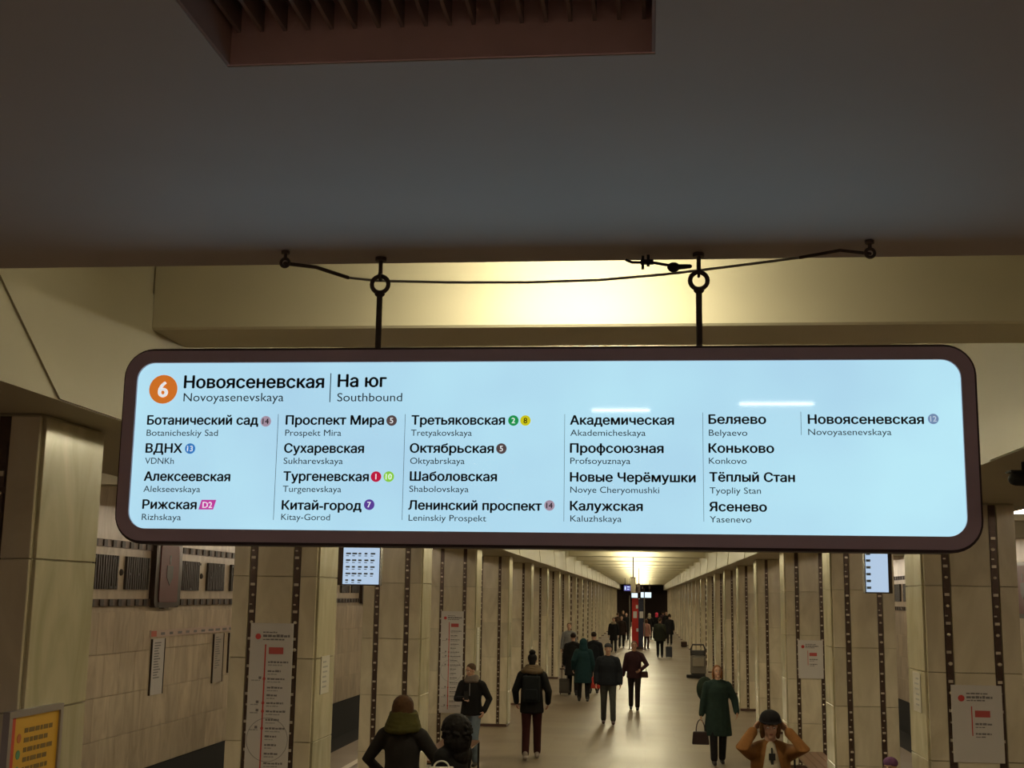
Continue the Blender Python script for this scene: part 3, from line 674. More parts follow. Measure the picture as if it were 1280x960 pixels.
# information post
p = hitZ(797, 806, 0.0)
Yp = 70.0; px_ = lambda x: hitY(x, 780, Yp).x
xc = px_(797)
t_ = thing('information_post', 'red and dark blue help post standing in the middle of the hall', 'information post', (xc, Yp, 0), 0)
B(px_(790)-xc, px_(798)-xc, 0, 0.35, 0.12, 2.75).obj('red_panel', mat('post_red', (0.50, 0.02, 0.015), 0.4), t_)
B(px_(798)-xc, px_(804)-xc, 0.0, 0.35, 0.12, 2.72).obj('blue_panel', mat('post_blue', (0.02, 0.025, 0.06), 0.4), t_)
B(px_(789.5)-xc, px_(804.5)-xc, -0.1, 0.45, 0, 0.12).obj('base', M_IRON, t_)
for xx, z_, hh in ((791.5, 1.68, 0.36), (799.5, 1.68, 0.36)): B(px_(xx)-xc, px_(xx+4.6)-xc, -0.012, 0, z_, z_+hh).obj('notice', M_WHITE, t_)
B(px_(795)-xc, px_(797.6)-xc, -0.012, 0, 2.2, 2.38).obj('notice', M_WHITE, t_); B(px_(795.4)-xc, px_(798)-xc, -0.03, 0, 0.95, 1.12).obj('intercom', M_WHITE, t_)
for xx, ht, lb in ((787.3, 2.9, 'left'), (805.5, 3.3, 'right')):
    t_ = thing('steel_pole', 'thin grey pole standing just %s of the red help post' % lb, 'pole', (px_(xx), Yp-0.6, 0), 0)
    B(-0.03, 0.03, -0.03, 0.03, 0.03, ht).obj('shaft', mat('pole_grey', (0.22, 0.19, 0.15), 0.5, 0.5), t_); B(-0.11, 0.11, -0.11, 0.11, 0, 0.03).obj('foot', M_IRON, t_)
    B(-0.04, 0.04, -0.04, 0.04, ht, ht+0.03).obj('cap', M_IRON, t_)
# ------------------------------------------------------------------ people
def V(*a): return Vector(a)
def ik(a, t, l1, l2, hint):
    d = t-a; L = min(max(d.length, abs(l1-l2)+0.02), (l1+l2)*0.998); dn = d.normalized()
    ca = max(-1, min(1, (l1*l1+L*L-l2*l2)/(2*l1*L))); h = hint-dn*hint.dot(dn)
    h = h.normalized() if h.length > 1e-5 else V(0, 1, 0)
    return a+dn*l1*ca+h*l1*math.sqrt(max(0, 1-ca*ca)), a+dn*L
def rem(name, mb, m, parent, vox, smooth=2, s=1.0):
    me = bpy.data.meshes.new('tmp'); me.from_pydata([(v[0]*s, v[1]*s, v[2]*s) for v in mb.v], [], mb.f); me.update()
    bm = bmesh.new(); bm.from_mesh(me); bmesh.ops.recalc_face_normals(bm, faces=bm.faces); bm.to_mesh(me); bm.free()
    o = bpy.data.objects.new('tmp_shape', me); COL.objects.link(o)
    r = o.modifiers.new('r', 'REMESH'); r.mode = 'VOXEL'; r.voxel_size = vox; r.adaptivity = 0.0
    if smooth: sm_ = o.modifiers.new('s', 'SMOOTH'); sm_.iterations = smooth; sm_.factor = 0.5
    JOBS.append(('shape', o, dict(name=name, m=m, parent=parent)))
def cloth(name, c, rough=0.85): return mat('cloth_'+name, c, rough, noise=0.25, nscale=14, bump=0.25, spec=0.2)
SKIN = mat('skin', (0.50, 0.29, 0.20), 0.5); LIPS = mat('lips', (0.35, 0.11, 0.09), 0.5)
EYEW = mat('eye_white', (0.7, 0.68, 0.65), 0.2); EYED = mat('iris_dark', (0.05, 0.03, 0.02), 0.1)
def hand(mb, wrist, d, inner, vox, curl=0.6, thumb_side=None):
    """palm, four unequal bent fingers and a side thumb; d along the forearm, inner = palm normal"""
    d = d.normalized(); n = (inner-d*inner.dot(d)).normalized(); w_ = d.cross(n)
    if thumb_side is not None and w_.dot(thumb_side) < 0: w_ = -w_
    fr = max(0.0085, vox*0.95)
    pc = wrist+d*0.045
    for o in (-0.022, 0.0, 0.022): mb.sweep([wrist+w_*o*0.6, wrist+d*0.085+w_*o], [0.017, 0.015], 8)
    for i, (o, L) in enumerate(((0.032, 0.072), (0.011, 0.082), (-0.011, 0.076), (-0.031, 0.060))):
        b_ = wrist+d*0.08+w_*o; sp = w_*o*0.25
        c1 = b_+(d+n*curl*0.4).normalized()*L*0.45+sp; c2 = c1+(d+n*curl*1.3).normalized()*L*0.32; c3 = c2+(d+n*curl*2.4).normalized()*L*0.25
        mb.sweep([b_, c1, c2, c3], [fr, fr, fr*0.92, fr*0.85], 8)
    t0 = wrist+d*0.03+w_*0.022; t1 = t0+(d*0.6+w_*0.9+n*0.3).normalized()*0.04; t2 = t1+(d*0.9+w_*0.25+n*0.5).normalized()*0.035
    mb.sweep([t0, t1, t2], [fr*1.3, fr*1.15, fr], 8)
def person(label, x, y, h, rz, vox=0.012, legs=((-0.10, 0.0, 0), (0.10, 0.0, 0)), arms=None, hints=None, top='jacket', top_col=('black', (0.012, 0.012, 0.013)),
           hem=0.80, bulk=1.0, leg_col=('black_trousers', (0.014, 0.013, 0.014)), shoe_col=(0.015, 0.012, 0.012), hair=('short', (0.03, 0.018, 0.01)), hat=None, scarf=None,
           look=(0, 0), curls=(0.6, 0.6), open_front=None, lean=0.0, group=None, z=0.0, legw=1.0, sit=False):
    s = h/1.75
    root = thing('person', label, 'person', (x, y, z), rz, group)
    def up(v): return V(v.x, v.y+lean*max(0, v.z-0.95), v.z)
    hips = (V(-0.09, 0, 0.93), V(0.09, 0, 0.93)); knees = []; ankles = []
    for i in (0, 1):
        f_ = legs[i]; k, a = ik(hips[i], V(f_[0], f_[1], 0.085+f_[2]), 0.43, 0.43, V(0, 1, 0)); knees.append(k); ankles.append(a)
    sh = (up(V(-0.178, -0.005, 1.385)), up(V(0.178, -0.005, 1.385)))
    arms = arms or ((-0.26, 0.05, 0.86), (0.26, 0.05, 0.86)); hints = hints or ((-0.5, -1, 0), (0.5, -1, 0))
    el = []; wr = []
    for i in (0, 1):
        e, w_ = ik(sh[i], V(*arms[i]), 0.285, 0.255, V(*hints[i])); el.append(e); wr.append(w_)
    b = MB()
    b.ell((0, 0, 0.98), (0.150, 0.105, 0.12)).sweep([up(V(0, 0, 0.98)), up(V(0, 0, 1.10)), up(V(0, 0.0, 1.25)), up(V(0, 0, 1.36))], [0.14, 0.128, 0.148, 0.13], 16, (1, 0.72, 1))
    b.sweep([sh[0], up(V(0, 0, 1.40)), sh[1]], [0.052, 0.06, 0.052], 10)
    b.sweep([up(V(0, -0.01, 1.38)), up(V(0, 0.005, 1.46)), up(V(0, 0.012, 1.55))], [0.07, 0.056, 0.052], 12)
    for i in (0, 1):
        sg = (-1, 1)[i]
        b.sweep([hips[i], knees[i], ankles[i]], [0.085, 0.056, 0.040], 12)
        b.sweep([ankles[i]+V(0, -0.03, -0.045), ankles[i]+V(0, 0.13, -0.055)], [0.036, 0.028], 10, (1, 1, 0.8))
        b.sweep([sh[i], el[i]+(sh[i]-el[i])*0.05, wr[i]], [0.052, 0.040, 0.027], 12)
        hd = (wr[i]-el[i]).normalized(); hand(b, wr[i]-hd*0.01, hd, V(-sg, 0.1, 0.05) if abs(hd.z) > 0.5 else V(0, 0, -1), vox, curls[i], V(0, 1, 0) if abs(hd.z) > 0.5 and abs(hd.y) < .8 else V(-sg, 0, 0.5))
    HM = Matrix.Translation(up(V(0, 0.02, 1.520))) @ Matrix.Rotation(look[0], 4, 'Z') @ Matrix.Rotation(look[1], 4, 'X') @ Matrix.Translation(V(0, 0, 0.105))
    def hxf(mb): mb.v = [tuple(HM @ V(*v)) for v in mb.v]; return mb
    hm = MB().ell((0, -0.012, 0.035), (0.074, 0.092, 0.082), 20, 12).ell((0, 0.018, -0.035), (0.058, 0.066, 0.062), 16, 10)
    hm.sweep([(0, 0.080, 0.022), (0, 0.100, -0.014)], [0.009, 0.013], 8).ell((0, 0.070, -0.082), (0.024, 0.020, 0.017)).sweep([(-0.04, 0.066, 0.040), (0.04, 0.066, 0.040)], [0.012, 0.012], 8)
    for sg in (-1, 1): hm.ell((sg*0.074, -0.005, 0.0), (0.010, 0.018, 0.030)).ell((sg*0.036, 0.055, -0.02), (0.02, 0.018, 0.02))
    hxf(hm); n0 = len(b.v); b.v += hm.v; b.f += [tuple(i+n0 for i in f_) for f_ in hm.f]
    rem('body', b, SKIN, root, vox, 2, s)
    face = abs(((rz+look[0]+PI) % (2*PI))-PI) > 1.2
    if face and y < 45:
        for sg in (-1, 1):
            e_ = hxf(MB().ell((sg*0.030, 0.071, 0.014), (0.013, 0.011, 0.009), 10, 6)); e_.v = [(v[0]*s, v[1]*s, v[2]*s) for v in e_.v]; eo = e_.obj('eye', EYEW, root, smooth=True)
            i_ = hxf(MB().ell((sg*0.030, 0.0795, 0.013), (0.006, 0.004, 0.006), 8, 4)); i_.v = [(v[0]*s, v[1]*s, v[2]*s) for v in i_.v]; i_.obj('iris', EYED, eo, smooth=True)
            w_ = hxf(MB().sweep([(sg*0.016, 0.082, 0.036), (sg*0.045, 0.073, 0.038)], [0.0045, 0.0035], 6)); w_.v = [(v[0]*s, v[1]*s, v[2]*s) for v in w_.v]; w_.obj('eyebrow', mat('hair_'+hair[0]+str(int(hair[1][0]*999)), hair[1], 0.7), root)
        m_ = hxf(MB().ell((0, 0.084, -0.047), (0.021, 0.007, 0.006), 10, 5)); m_.v = [(v[0]*s, v[1]*s, v[2]*s) for v in m_.v]; m_.obj('mouth', LIPS, root, smooth=True)
    vc = max(0.013, vox*1.25)
    # trousers
    t = MB().ell((0, 0, 0.965), (0.168, 0.122, 0.13))
    for i in (0, 1): t.sweep([hips[i], knees[i], ankles[i]+(knees[i]-ankles[i])*0.06], [0.102*legw, 0.072*legw, 0.062*legw], 14)
    rem('trousers', t, cloth(*leg_col), root, vc, 2, s)
    for i in (0, 1):
        a = ankles[i]
        sh_ = MB().sweep([a+V(0, -0.045, -0.042), a+V(0, 0.05, -0.045), a+V(0, 0.145, -0.055)], [0.043, 0.043, 0.032], 12, (1, 1, 0.9)).sweep([a+V(0, -0.02, 0.03), a+V(0, -0.02, -0.04)], [0.046, 0.044], 12)
        so_ = 'shoe'; rem(so_, sh_, mat('leather_%d' % int(shoe_col[0]*999), shoe_col, 0.4), root, vc*0.8, 1, s)
    # top garment
    B_ = bulk; g_ = MB()
    prof = [(1.45, 0.085), (1.41, 0.118), (1.36, 0.150), (1.27, 0.172), (1.12, 0.165), (0.98, 0.178), (hem+0.04, 0.19 if hem > 0.7 else 0.215), (hem, 0.185 if hem > 0.7 else 0.215)]
    g_.sweep([up(V(0, 0, a)) for a, _ in prof], [r*B_ for _, r in prof], 20, (1, 0.76, 1), caps=0)
    g_.sweep([sh[0], up(V(-0.09, -0.01, 1.415)), up(V(0, -0.012, 1.43)), up(V(0.09, -0.01, 1.415)), sh[1]], [0.064*min(B_, 1.15), 0.078, 0.082, 0.078, 0.064*min(B_, 1.15)], 12)
    for i in (0, 1):
        fd = (wr[i]-el[i]).normalized()
        g_.sweep([sh[i], el[i], wr[i]-fd*0.015], [0.074*B_, 0.060*B_, 0.046*B_], 14, caps=2)
    g_.sweep([up(V(0, -0.012, 1.42)), up(V(0, 0.0, 1.485))], [0.082, 0.074], 14, caps=1)
    rem(top, g_, cloth(*top_col), root, vc, 3, s)
    if open_front:
        mb = MB()
        pr = [(1.44, 0.045), (1.36, 0.07), (1.2, 0.075), (1.0, 0.07)]
        fr_ = [(0.105, 1.45), (0.128*B_, 1.36), (0.148*B_, 1.26), (0.142*B_, 1.12), (0.148*B_, 0.95)]
        mb.sweep([up(V(0, a-0.03, b_)) for a, b_ in fr_], [0.045, 0.065, 0.085, 0.085, 0.085], 12, (1, 0.55, 1))
        rem('shirt', mb, cloth(*open_front), root, vc*0.8, 1, s)
    # hair, hat, scarf
    hm_ = mat('strands_'+hair[0]+str(int(hair[1][0]*999)), hair[1], 0.7, noise=0.4, nscale=40, bump=0.5, spec=0.15); vh = max(0.008, vox*0.9)
    if hair[0] != 'none':
        H = MB().ell((0, -0.026, 0.050), (0.083, 0.092, 0.082), 16, 10)
        if hair[0] in ('long', 'bob'):
            L_ = -0.30 if hair[0] == 'long' else -0.10
            H.sweep([(0, -0.045, 0.03), (0, -0.06, L_*0.5), (0, -0.065, L_)], [0.085, 0.082, 0.06], 14, (1, 0.62, 1))
            for sg in (-1, 1): H.sweep([(sg*0.065, 0.0, 0.05), (sg*0.078, -0.01, -0.03), (sg*0.075, -0.015, max(L_, -0.14))], [0.026, 0.026, 0.02], 8)
        if hair[0] == 'full': H.ell((0, -0.035, 0.04), (0.105, 0.105, 0.10)).sweep([(0, -0.05, 0.03), (0, -0.06, -0.14)], [0.108, 0.12], 16, (1, 0.8, 1))
        if hair[0] == 'bun': H.ell((0, -0.05, 0.145), (0.06, 0.055, 0.045)).sweep([(0, -0.05, 0.05), (0, -0.07, -0.08)], [0.07, 0.05], 12)
        if hair[0] == 'big':
            H.ell((0, -0.04, 0.025), (0.125, 0.118, 0.12)).ell((0, -0.06, -0.10), (0.13, 0.10, 0.13)).ell((0.02, -0.07, -0.22), (0.10, 0.07, 0.11))
            rc = random.Random(8)
            for _ in range(110):
                a_ = rc.uniform(0, 2*PI); b_ = rc.uniform(-1, 1); cc_ = math.sqrt(1-b_*b_); yv = -0.05+0.115*cc_*math.sin(a_)
                if yv < 0.03: H.ell((0.122*cc_*math.cos(a_), yv, -0.02+0.15*b_), (0.017, 0.017, 0.017), 8, 5)
            H.v = [(v[0]*1.3, v[1]*1.25, v[2]*1.12) for v in H.v]
        rem('hair', hxf(H), hm_, root, vh, 1, s)
    if hat:
        H = MB()
        if hat[0] == 'beanie': H.ell((0, -0.018, 0.075), (0.088, 0.100, 0.070), 16, 10).sweep([(-0.0, -0.016, 0.055), (0, -0.016, 0.075)], [0.097, 0.093], 18, (0.92, 1.02, 1), caps=0)
        if hat[0] == 'cap': H.ell((0, -0.012, 0.082), (0.100, 0.110, 0.078), 18, 10).sweep([(0, 0.0, 0.058), (0, 0.0, 0.068)], [0.120, 0.118], 20, (0.93, 1.10, 1), caps=0)
        if hat[0] == 'fur': H.sweep([(0, -0.015, 0.04), (0, -0.015, 0.10)], [0.108, 0.104], 18, (0.95, 1, 1), caps=2)
        if hat[0] == 'hood': H.ell((0, -0.035, 0.03), (0.118, 0.112, 0.125)).sweep([(0, -0.05, -0.05), (0, -0.04, -0.14)], [0.11, 0.13], 14, (1, 0.8, 1))
        rem({'beanie': 'knitted_hat', 'cap': 'flat_cap', 'fur': 'fur_hat', 'hood': 'hood'}[hat[0]], hxf(H), cloth(hat[1], hat[2]), root, vh, 1, s)
    if scarf:
        H = MB(); c_ = up(V(0, 0.0, 1.485))
        torus(H, tuple(c_), 0.0, 0.0, 3, 3) if False else None
        for k_ in range(3 if scarf[0] != 'thick' else 5):
            n_ = 16; ring = []
            rr = 0.085+0.012*k_*(1 if scarf[0] != 'fur' else 3)+(0.022 if scarf[0] == 'thick' else 0)
            for q_ in range(n_): a_ = 2*PI*q_/n_; ring.append((c_.x+rr*math.cos(a_), c_.y+rr*0.9*math.sin(a_), c_.z+(0.035 if scarf[0] != 'thick' else 0.095)-0.035*k_+0.008*math.sin(3*a_+k_)))
            ring.append(ring[0]); H.sweep(ring, [0.036 if scarf[0] != 'fur' else 0.045]*len(ring), 8, caps=0)
        rem('fur_collar' if scarf[0] == 'fur' else 'scarf', H, cloth(scarf[1], scarf[2]), root, vc*0.8, 1, s)
    root['_s'] = s
    M = Matrix.Translation(V(x, y, z)) @ Matrix.Rotation(rz, 4, 'Z') @ Matrix.Scale(s, 4)
    out = dict(root=root, s=s, wr=[M @ wr[i] for i in (0, 1)], tip=[M @ (wr[i]+(wr[i]-el[i]).normalized()*0.10) for i in (0, 1)], M=M)
    del root['_s']
    return out
def handbag(name, label, cat, top, w_, h_, d_, m, hh=0.18, rz=0.0):
    """soft bag hanging from its handles at world point top"""
    t_ = thing(name, label, cat, (top.x, top.y, top.z-hh-h_), rz)
    mb = MB(); mb.prism([(-w_/2, 0), (w_/2, 0), (w_*0.42, h_), (-w_*0.42, h_)], 'y', -d_/2, d_/2)
    rem('bag_body', mb, m, t_, 0.014, 4)
    for sg in (-1, 1):
        pts_ = [(w_*0.25*math.cos(a), sg*d_*0.3*(1-math.sin(a)), h_*0.97+hh*math.sin(a)) for a in [PI*i/10 for i in range(11)]]
        MB().sweep(pts_, [0.008]*11, 6).obj('handle', m, t_, smooth=True)
    return t_
def suitcase(label, x, y, w_, h_, m, rz=0.0, pull=0.4):
    t_ = thing('suitcase', label, 'suitcase', (x, y, 0), rz)
    B(-w_/2, w_/2, -0.12, 0.12, 0.05, h_).obj('case', m, t_, bevel=0.02)
    for sx in (-1, 1):
        MB().prism([(0.03*math.cos(2*PI*j/10), 0.03+0.03*math.sin(2*PI*j/10)) for j in range(10)], 'x', sx*w_*0.4-0.012, sx*w_*0.4+0.012).obj('wheel', M_BLACK, t_)
    if pull:
        for sx in (-1, 1): B(sx*w_*0.25-0.008, sx*w_*0.25+0.008, -0.11, -0.094, h_, h_+pull).obj('pull_rod', M_IRON, t_)
        B(-w_*0.27, w_*0.27, -0.115, -0.089, h_+pull, h_+pull+0.025).obj('grip', M_BLACK, t_)
    B(-w_*0.4, w_*0.4, -0.135, -0.12, h_*0.25, h_*0.75).obj('front_pocket', m, t_, bevel=0.01)
    return t_
def foot(px, py): p_ = hitZ(px, py, 0.0); return p_.x, p_.y
def headat(px, py, Y): p_ = hitY(px, py, Y); return p_.x, Y, p_.z
C_BLK = ('black', (0.012, 0.011, 0.011)); C_NAVY = ('black_blue', (0.012, 0.014, 0.018))
# two women at the lower middle-left
x, y, h = headat(505, 870, 12.5)
w1 = person('person seen from behind in a dark jacket with a big olive green scarf', x, y, h, -0.08, 0.0085, arms=((-0.20, 0.12, 0.98), (0.30, 0.26, 1.03)), hints=((-1, -0.5, 0), (0.7, -0.7, -0.3)),
           top_col=('charcoal', (0.022, 0.018, 0.016)), hem=0.82, bulk=1.02, hair=('full', (0.075, 0.035, 0.015)), scarf=('thick', 'olive', (0.062, 0.054, 0.012)), curls=(0.8, 1.0))
x, y, h = headat(568, 896, 12.2)
w2 = person('person with thick black curly hair in black at the bottom edge, beside the green scarf', x, y, h, 0.95, 0.0085, arms=((-0.16, 0.32, 1.05), (0.14, 0.28, 1.0)), hints=((-0.4, -1, -0.3), (0.4, -1, 0)),
           top_col=C_BLK, hem=0.8, bulk=1.0, hair=('big', (0.010, 0.008, 0.007)), curls=(1.0, 0.8))
p = hitY(553, 952, 11.9)
handbag('paper_bag', 'white paper bag with its top just showing at the bottom edge', 'bag', V(p.x, 11.85, p.z+0.02), 0.28, 0.3, 0.1, mat('white_paper', (0.6, 0.57, 0.5), 0.7), 0.06, 0.2)
# man in jeans
x, y = foot(588, 957)
m3 = person('man in black jacket and blue jeans looking at a phone beside the left columns', x, y, 1.66, PI-0.15, 0.0085, legs=((-0.10, 0.05, 0), (0.09, -0.08, 0)), arms=((-0.24, 0.06, 0.93), (0.06, 0.30, 1.16)), hints=((-0.7, -0.8, 0), (0.8, -0.5, -0.5)),
           top_col=C_BLK, hem=0.86, bulk=1.06, leg_col=('blue_denim', (0.16, 0.20, 0.24)), hair=('short', (0.10, 0.06, 0.035)), scarf=('hood', 'grey_knit', (0.16, 0.13, 0.11)), look=(-0.55, -0.28), curls=(0.6, 1.1))
o = MB().box(-0.003, 0.003, 0.128, 0.140, 1.14, 1.34); o.obj('zip', mat('zip_grey', (0.3, 0.3, 0.3), 0.4), m3['root'])
tp = m3['tip'][1]
ph = thing('phone', 'dark phone held at chest height by the man in jeans', 'phone', (tp.x, tp.y-0.02, tp.z-0.02), 0.3); B(-0.035, 0.035, -0.005, 0.005, 0, 0.14).obj('case', M_BLACK, ph, bevel=0.002); B(-0.03, 0.03, 0.005, 0.006, 0.01, 0.13).obj('screen', mat('phone_screen', (0.02, 0.02, 0.03), 0.1), ph)
# person with backpack walking away
x, y = foot(664, 949)
m4 = person('person walking away in black with a fur collar, backpack and dark red trousers', x, y, 1.80, 0.03, 0.0085, legs=((-0.09, -0.16, 0.0), (0.09, 0.16, 0.0)), arms=((-0.27, 0.10, 0.92), (0.27, 0.10, 0.92)),
           top_col=C_BLK, hem=0.76, bulk=1.08, leg_col=('dark_red', (0.045, 0.012, 0.012)), shoe_col=(0.30, 0.25, 0.22), hair=('bun', (0.010, 0.008, 0.008)), scarf=('fur', 'tan_fur', (0.13, 0.09, 0.05)), curls=(0.8, 0.8))
bp = thing('backpack', 'dark blue-black backpack on the walker with the fur collar', 'backpack', tuple(m4['M'] @ V(0, -0.21, 0.96)), 0.03)
rem('pack', MB().box(-0.15, 0.15, -0.06, 0.07, 0, 0.44), cloth('pack', (0.014, 0.017, 0.019)), bp, 0.016, 5)
rem('pocket', MB().box(-0.11, 0.11, -0.10, -0.05, 0.04, 0.22), cloth('pack', (0.014, 0.017, 0.019)), bp, 0.014, 3)
for sg in (-1, 1): MB().sweep([(sg*0.09, 0.05, 0.42), (sg*0.1, 0.12, 0.54), (sg*0.1, 0.22, 0.56)], [0.014]*3, 6).obj('strap', cloth('pack', (0.014, 0.017, 0.019)), bp)
# man with knitted hat, jeans
x, y = foot(760, 905)
person('man in knitted hat, black puffy jacket and dark jeans walking toward the camera', x, y, 1.76, PI+0.05, 0.011, legs=((-0.11, 0.20, 0.0), (0.10, -0.10, 0.0)), arms=((-0.27, 0.08, 0.88), (0.27, 0.08, 0.88)), hints=((-0.6, -1, 0), (0.6, -1, 0)),
           top_col=C_NAVY, hem=0.84, bulk=1.20, leg_col=('dark_denim', (0.06, 0.062, 0.055)), shoe_col=(0.04, 0.015, 0.012), hair=('none', (0.03, 0.02, 0.015)), hat=('beanie', 'grey_hat', (0.04, 0.04, 0.045)))
x, y = foot(793, 887)
m6 = person('person in maroon jacket and dark trousers walking toward the camera near the middle', x, y, 1.70, PI, 0.011, legs=((-0.08, 0.16, 0.0), (0.09, -0.14, 0.0)), arms=((-0.16, 0.20, 1.02), (0.30, -0.02, 0.85)), hints=((-1, -0.4, 0), (0.5, -1, 0)),
           top_col=('maroon', (0.040, 0.016, 0.020)), hem=0.80, bulk=1.08, leg_col=('dark_brown', (0.022, 0.014, 0.014)), hair=('short', (0.09, 0.04, 0.025)))
p = hitY(806, 838, y+0.02); handbag('shoulder_bag', 'dark red shoulder bag at the hip of the maroon jacket', 'bag', V(p.x-0.02, y, p.z+0.1), 0.22, 0.16, 0.1, mat('oxblood_leather', (0.05, 0.015, 0.012), 0.4), 0.12)
# teal coat group
x, y = foot(729, 877)
m7 = person('person in a long teal hooded coat walking away', x, y, 1.66, 0.0, 0.012, legs=((-0.12, 0.08, 0), (0.12, -0.05, 0)), arms=((-0.3, 0.03, 0.90), (0.31, 0.03, 0.86)), top='coat', top_col=('teal', (0.010, 0.032, 0.036)), hem=0.52, bulk=1.26,
           hair=('none', (0.02, 0.02, 0.02)), hat=('hood', 'teal_hood', (0.012, 0.040, 0.045)))
tp = m7['tip'][1]; handbag('red_bag', 'small bright red carrier bag beside the teal coat', 'bag', V(tp.x+0.02, tp.y-0.05, tp.z+0.03), 0.26, 0.30, 0.12, mat('red_bag', (0.40, 0.025, 0.015), 0.5), 0.10)
x, y = foot(716, 869)
m8 = person('tall person in black walking away left of the teal coat', x, y, 1.76, 0.0, 0.012, legs=((-0.1, 0.1, 0), (0.1, -0.1, 0)), top_col=C_BLK, hem=0.55, bulk=1.12, hair=('short', (0.02, 0.012, 0.01)))
p = foot(712, 868); suitcase('dark grey suitcase beside the legs of the group with the teal coat', p[0]-0.14, p[1]-0.16, 0.30, 0.46, mat('case_grey', (0.07, 0.06, 0.05), 0.6), 0.0, 0.35)
x, y = foot(742, 867)
person('person in black walking away behind the knitted-hat man, right of the teal coat', x, y, 1.78, 0.0, 0.013, legs=((-0.1, -0.1, 0), (0.1, 0.1, 0)), top_col=C_NAVY, hem=0.75, bulk=1.05, hair=('short', (0.02, 0.012, 0.01)))
x, y = foot(711, 843)
person('bearded man in light grey facing the camera behind the teal coat group', x, y, 1.84, PI, 0.014, top_col=('light_grey', (0.2, 0.2, 0.2)), leg_col=('pale_jeans', (0.2, 0.22, 0.24)), hair=('short', (0.12, 0.06, 0.03)))
# groups around the help post
def far(label, px, py, h, rz, **k):
    x, y = foot(px, py); k.setdefault('hair', ('short', (0.03, 0.018, 0.012)))
    return person(label, x, y, h, rz, 0.016, **k)
far('dark clad person with a pale scarf walking toward the camera left of the help post', 767, 815.5, 1.76, PI, legs=((-0.1, 0.15, 0), (0.1, -0.15, 0)), hem=0.6, top_col=C_BLK, scarf=('knit', 'pale_scarf', (0.35, 0.28, 0.2)))
far('person in a dark coat just behind the one with the pale scarf', 777, 810, 1.78, PI, legs=((-0.1, -0.15, 0), (0.1, 0.15, 0)), hem=0.7, top_col=('brown_black', (0.025, 0.016, 0.012)))
far('person in brown coat at the head of the crowd left of the help post', 772, 801, 1.80, 0, hem=0.6, top_col=('brown_coat', (0.05, 0.028, 0.018)), hair=('short', (0.10, 0.06, 0.03)))
far('person in black partly hidden just left of the red help post', 783, 801, 1.80, PI, hem=0.6, top_col=C_BLK)
far('blond person farther back in the crowd left of the help post', 779, 794, 1.82, PI, hem=0.7, top_col=('brown_black', (0.025, 0.016, 0.012)), hair=('bob', (0.25, 0.16, 0.07)))
far('person in pale pink coat right of the help post', 808, 811, 1.62, -0.5, hem=0.72, bulk=1.05, top_col=('pale_pink', (0.50, 0.27, 0.22)), leg_col=('brown_trousers', (0.05, 0.02, 0.018)), hair=('bob', (0.12, 0.06, 0.03)))
far('person in black with pale hood beyond the pink coat', 812, 800, 1.74, 0, hem=0.6, top_col=C_BLK, hat=('hood', 'cream_hood', (0.42, 0.36, 0.26)))
far('person with a bright pink hat far down the hall', 821, 796, 1.72, 0, hem=0.6, top_col=C_BLK, hat=('hood', 'bright_pink', (0.85, 0.06, 0.12)))
x, y = foot(825, 822)
m14 = person('stout person in a dark green jacket walking away with a suitcase', x, y, 1.86, 0.0, 0.015, legs=((-0.09, 0.05, 0), (0.09, -0.05, 0)), hem=0.72, bulk=1.32, top_col=('dark_green', (0.020, 0.022, 0.014)), hair=('short', (0.07, 0.04, 0.02)))
p = foot(833.5, 822); suitcase('dark blue suitcase pulled beside the stout person in green', p[0]+0.1, p[1]-0.1, 0.30, 0.52, mat('case_blue', (0.025, 0.028, 0.04), 0.5), 0.0, 0.4)
far('person in dark fur hat walking toward the camera by the right columns', 837, 806, 1.78, PI, legs=((-0.1, 0.1, 0), (0.1, -0.1, 0)), hem=0.6, bulk=1.15, top_col=C_BLK, hat=('fur', 'dark_fur', (0.02, 0.014, 0.01)))
far('person in black behind the dark fur hat', 833, 797, 1.84, PI, hem=0.6, top_col=C_BLK)
far('person in dark red farthest along the right columns', 829, 793, 1.74, 0, hem=0.6, top_col=('maroon', (0.04, 0.016, 0.02)))
# woman in green coat
x, y = foot(898, 955)
mw = person('red-haired woman in a dark green coat walking toward the camera', x, y, 1.66, PI+0.05, 0.0085, legs=((-0.08, -0.10, 0.0), (0.09, 0.16, 0.0)), arms=((-0.33, 0.10, 0.92), (0.30, 0.02, 0.86)), hints=((-0.6, -1, 0), (0.5, -1, 0)), top='coat',
           top_col=('bottle_green', (0.022, 0.040, 0.033)), hem=0.50, bulk=1.18, hair=('bob', (0.22, 0.09, 0.035)), look=(0.1, 0.08), curls=(0.7, 1.3), legw=1.05)
tp = mw['tip'][1]; handbag('handbag', 'dark brown leather handbag in the hand of the green-coated woman', 'bag', V(tp.x, tp.y, tp.z+0.02), 0.30, 0.22, 0.12, mat('handbag_leather', (0.030, 0.014, 0.015), 0.35), 0.20)
p = mw['M'] @ V(0.20, -0.24, 1.10)
bp = thing('backpack', 'dark green bag behind the shoulder of the green-coated woman', 'backpack', tuple(p), PI)
rem('pack', MB().ell((0, 0, 0.19), (0.155, 0.10, 0.22), 16, 10), cloth('green_pack', (0.022, 0.032, 0.02)), bp, 0.015, 2)
MB().sweep([(-0.14, 0.02, 0.34), (-0.14, 0.12, 0.38)], [0.014]*2, 6).obj('strap', cloth('green_pack', (0.03, 0.045, 0.03)), bp)
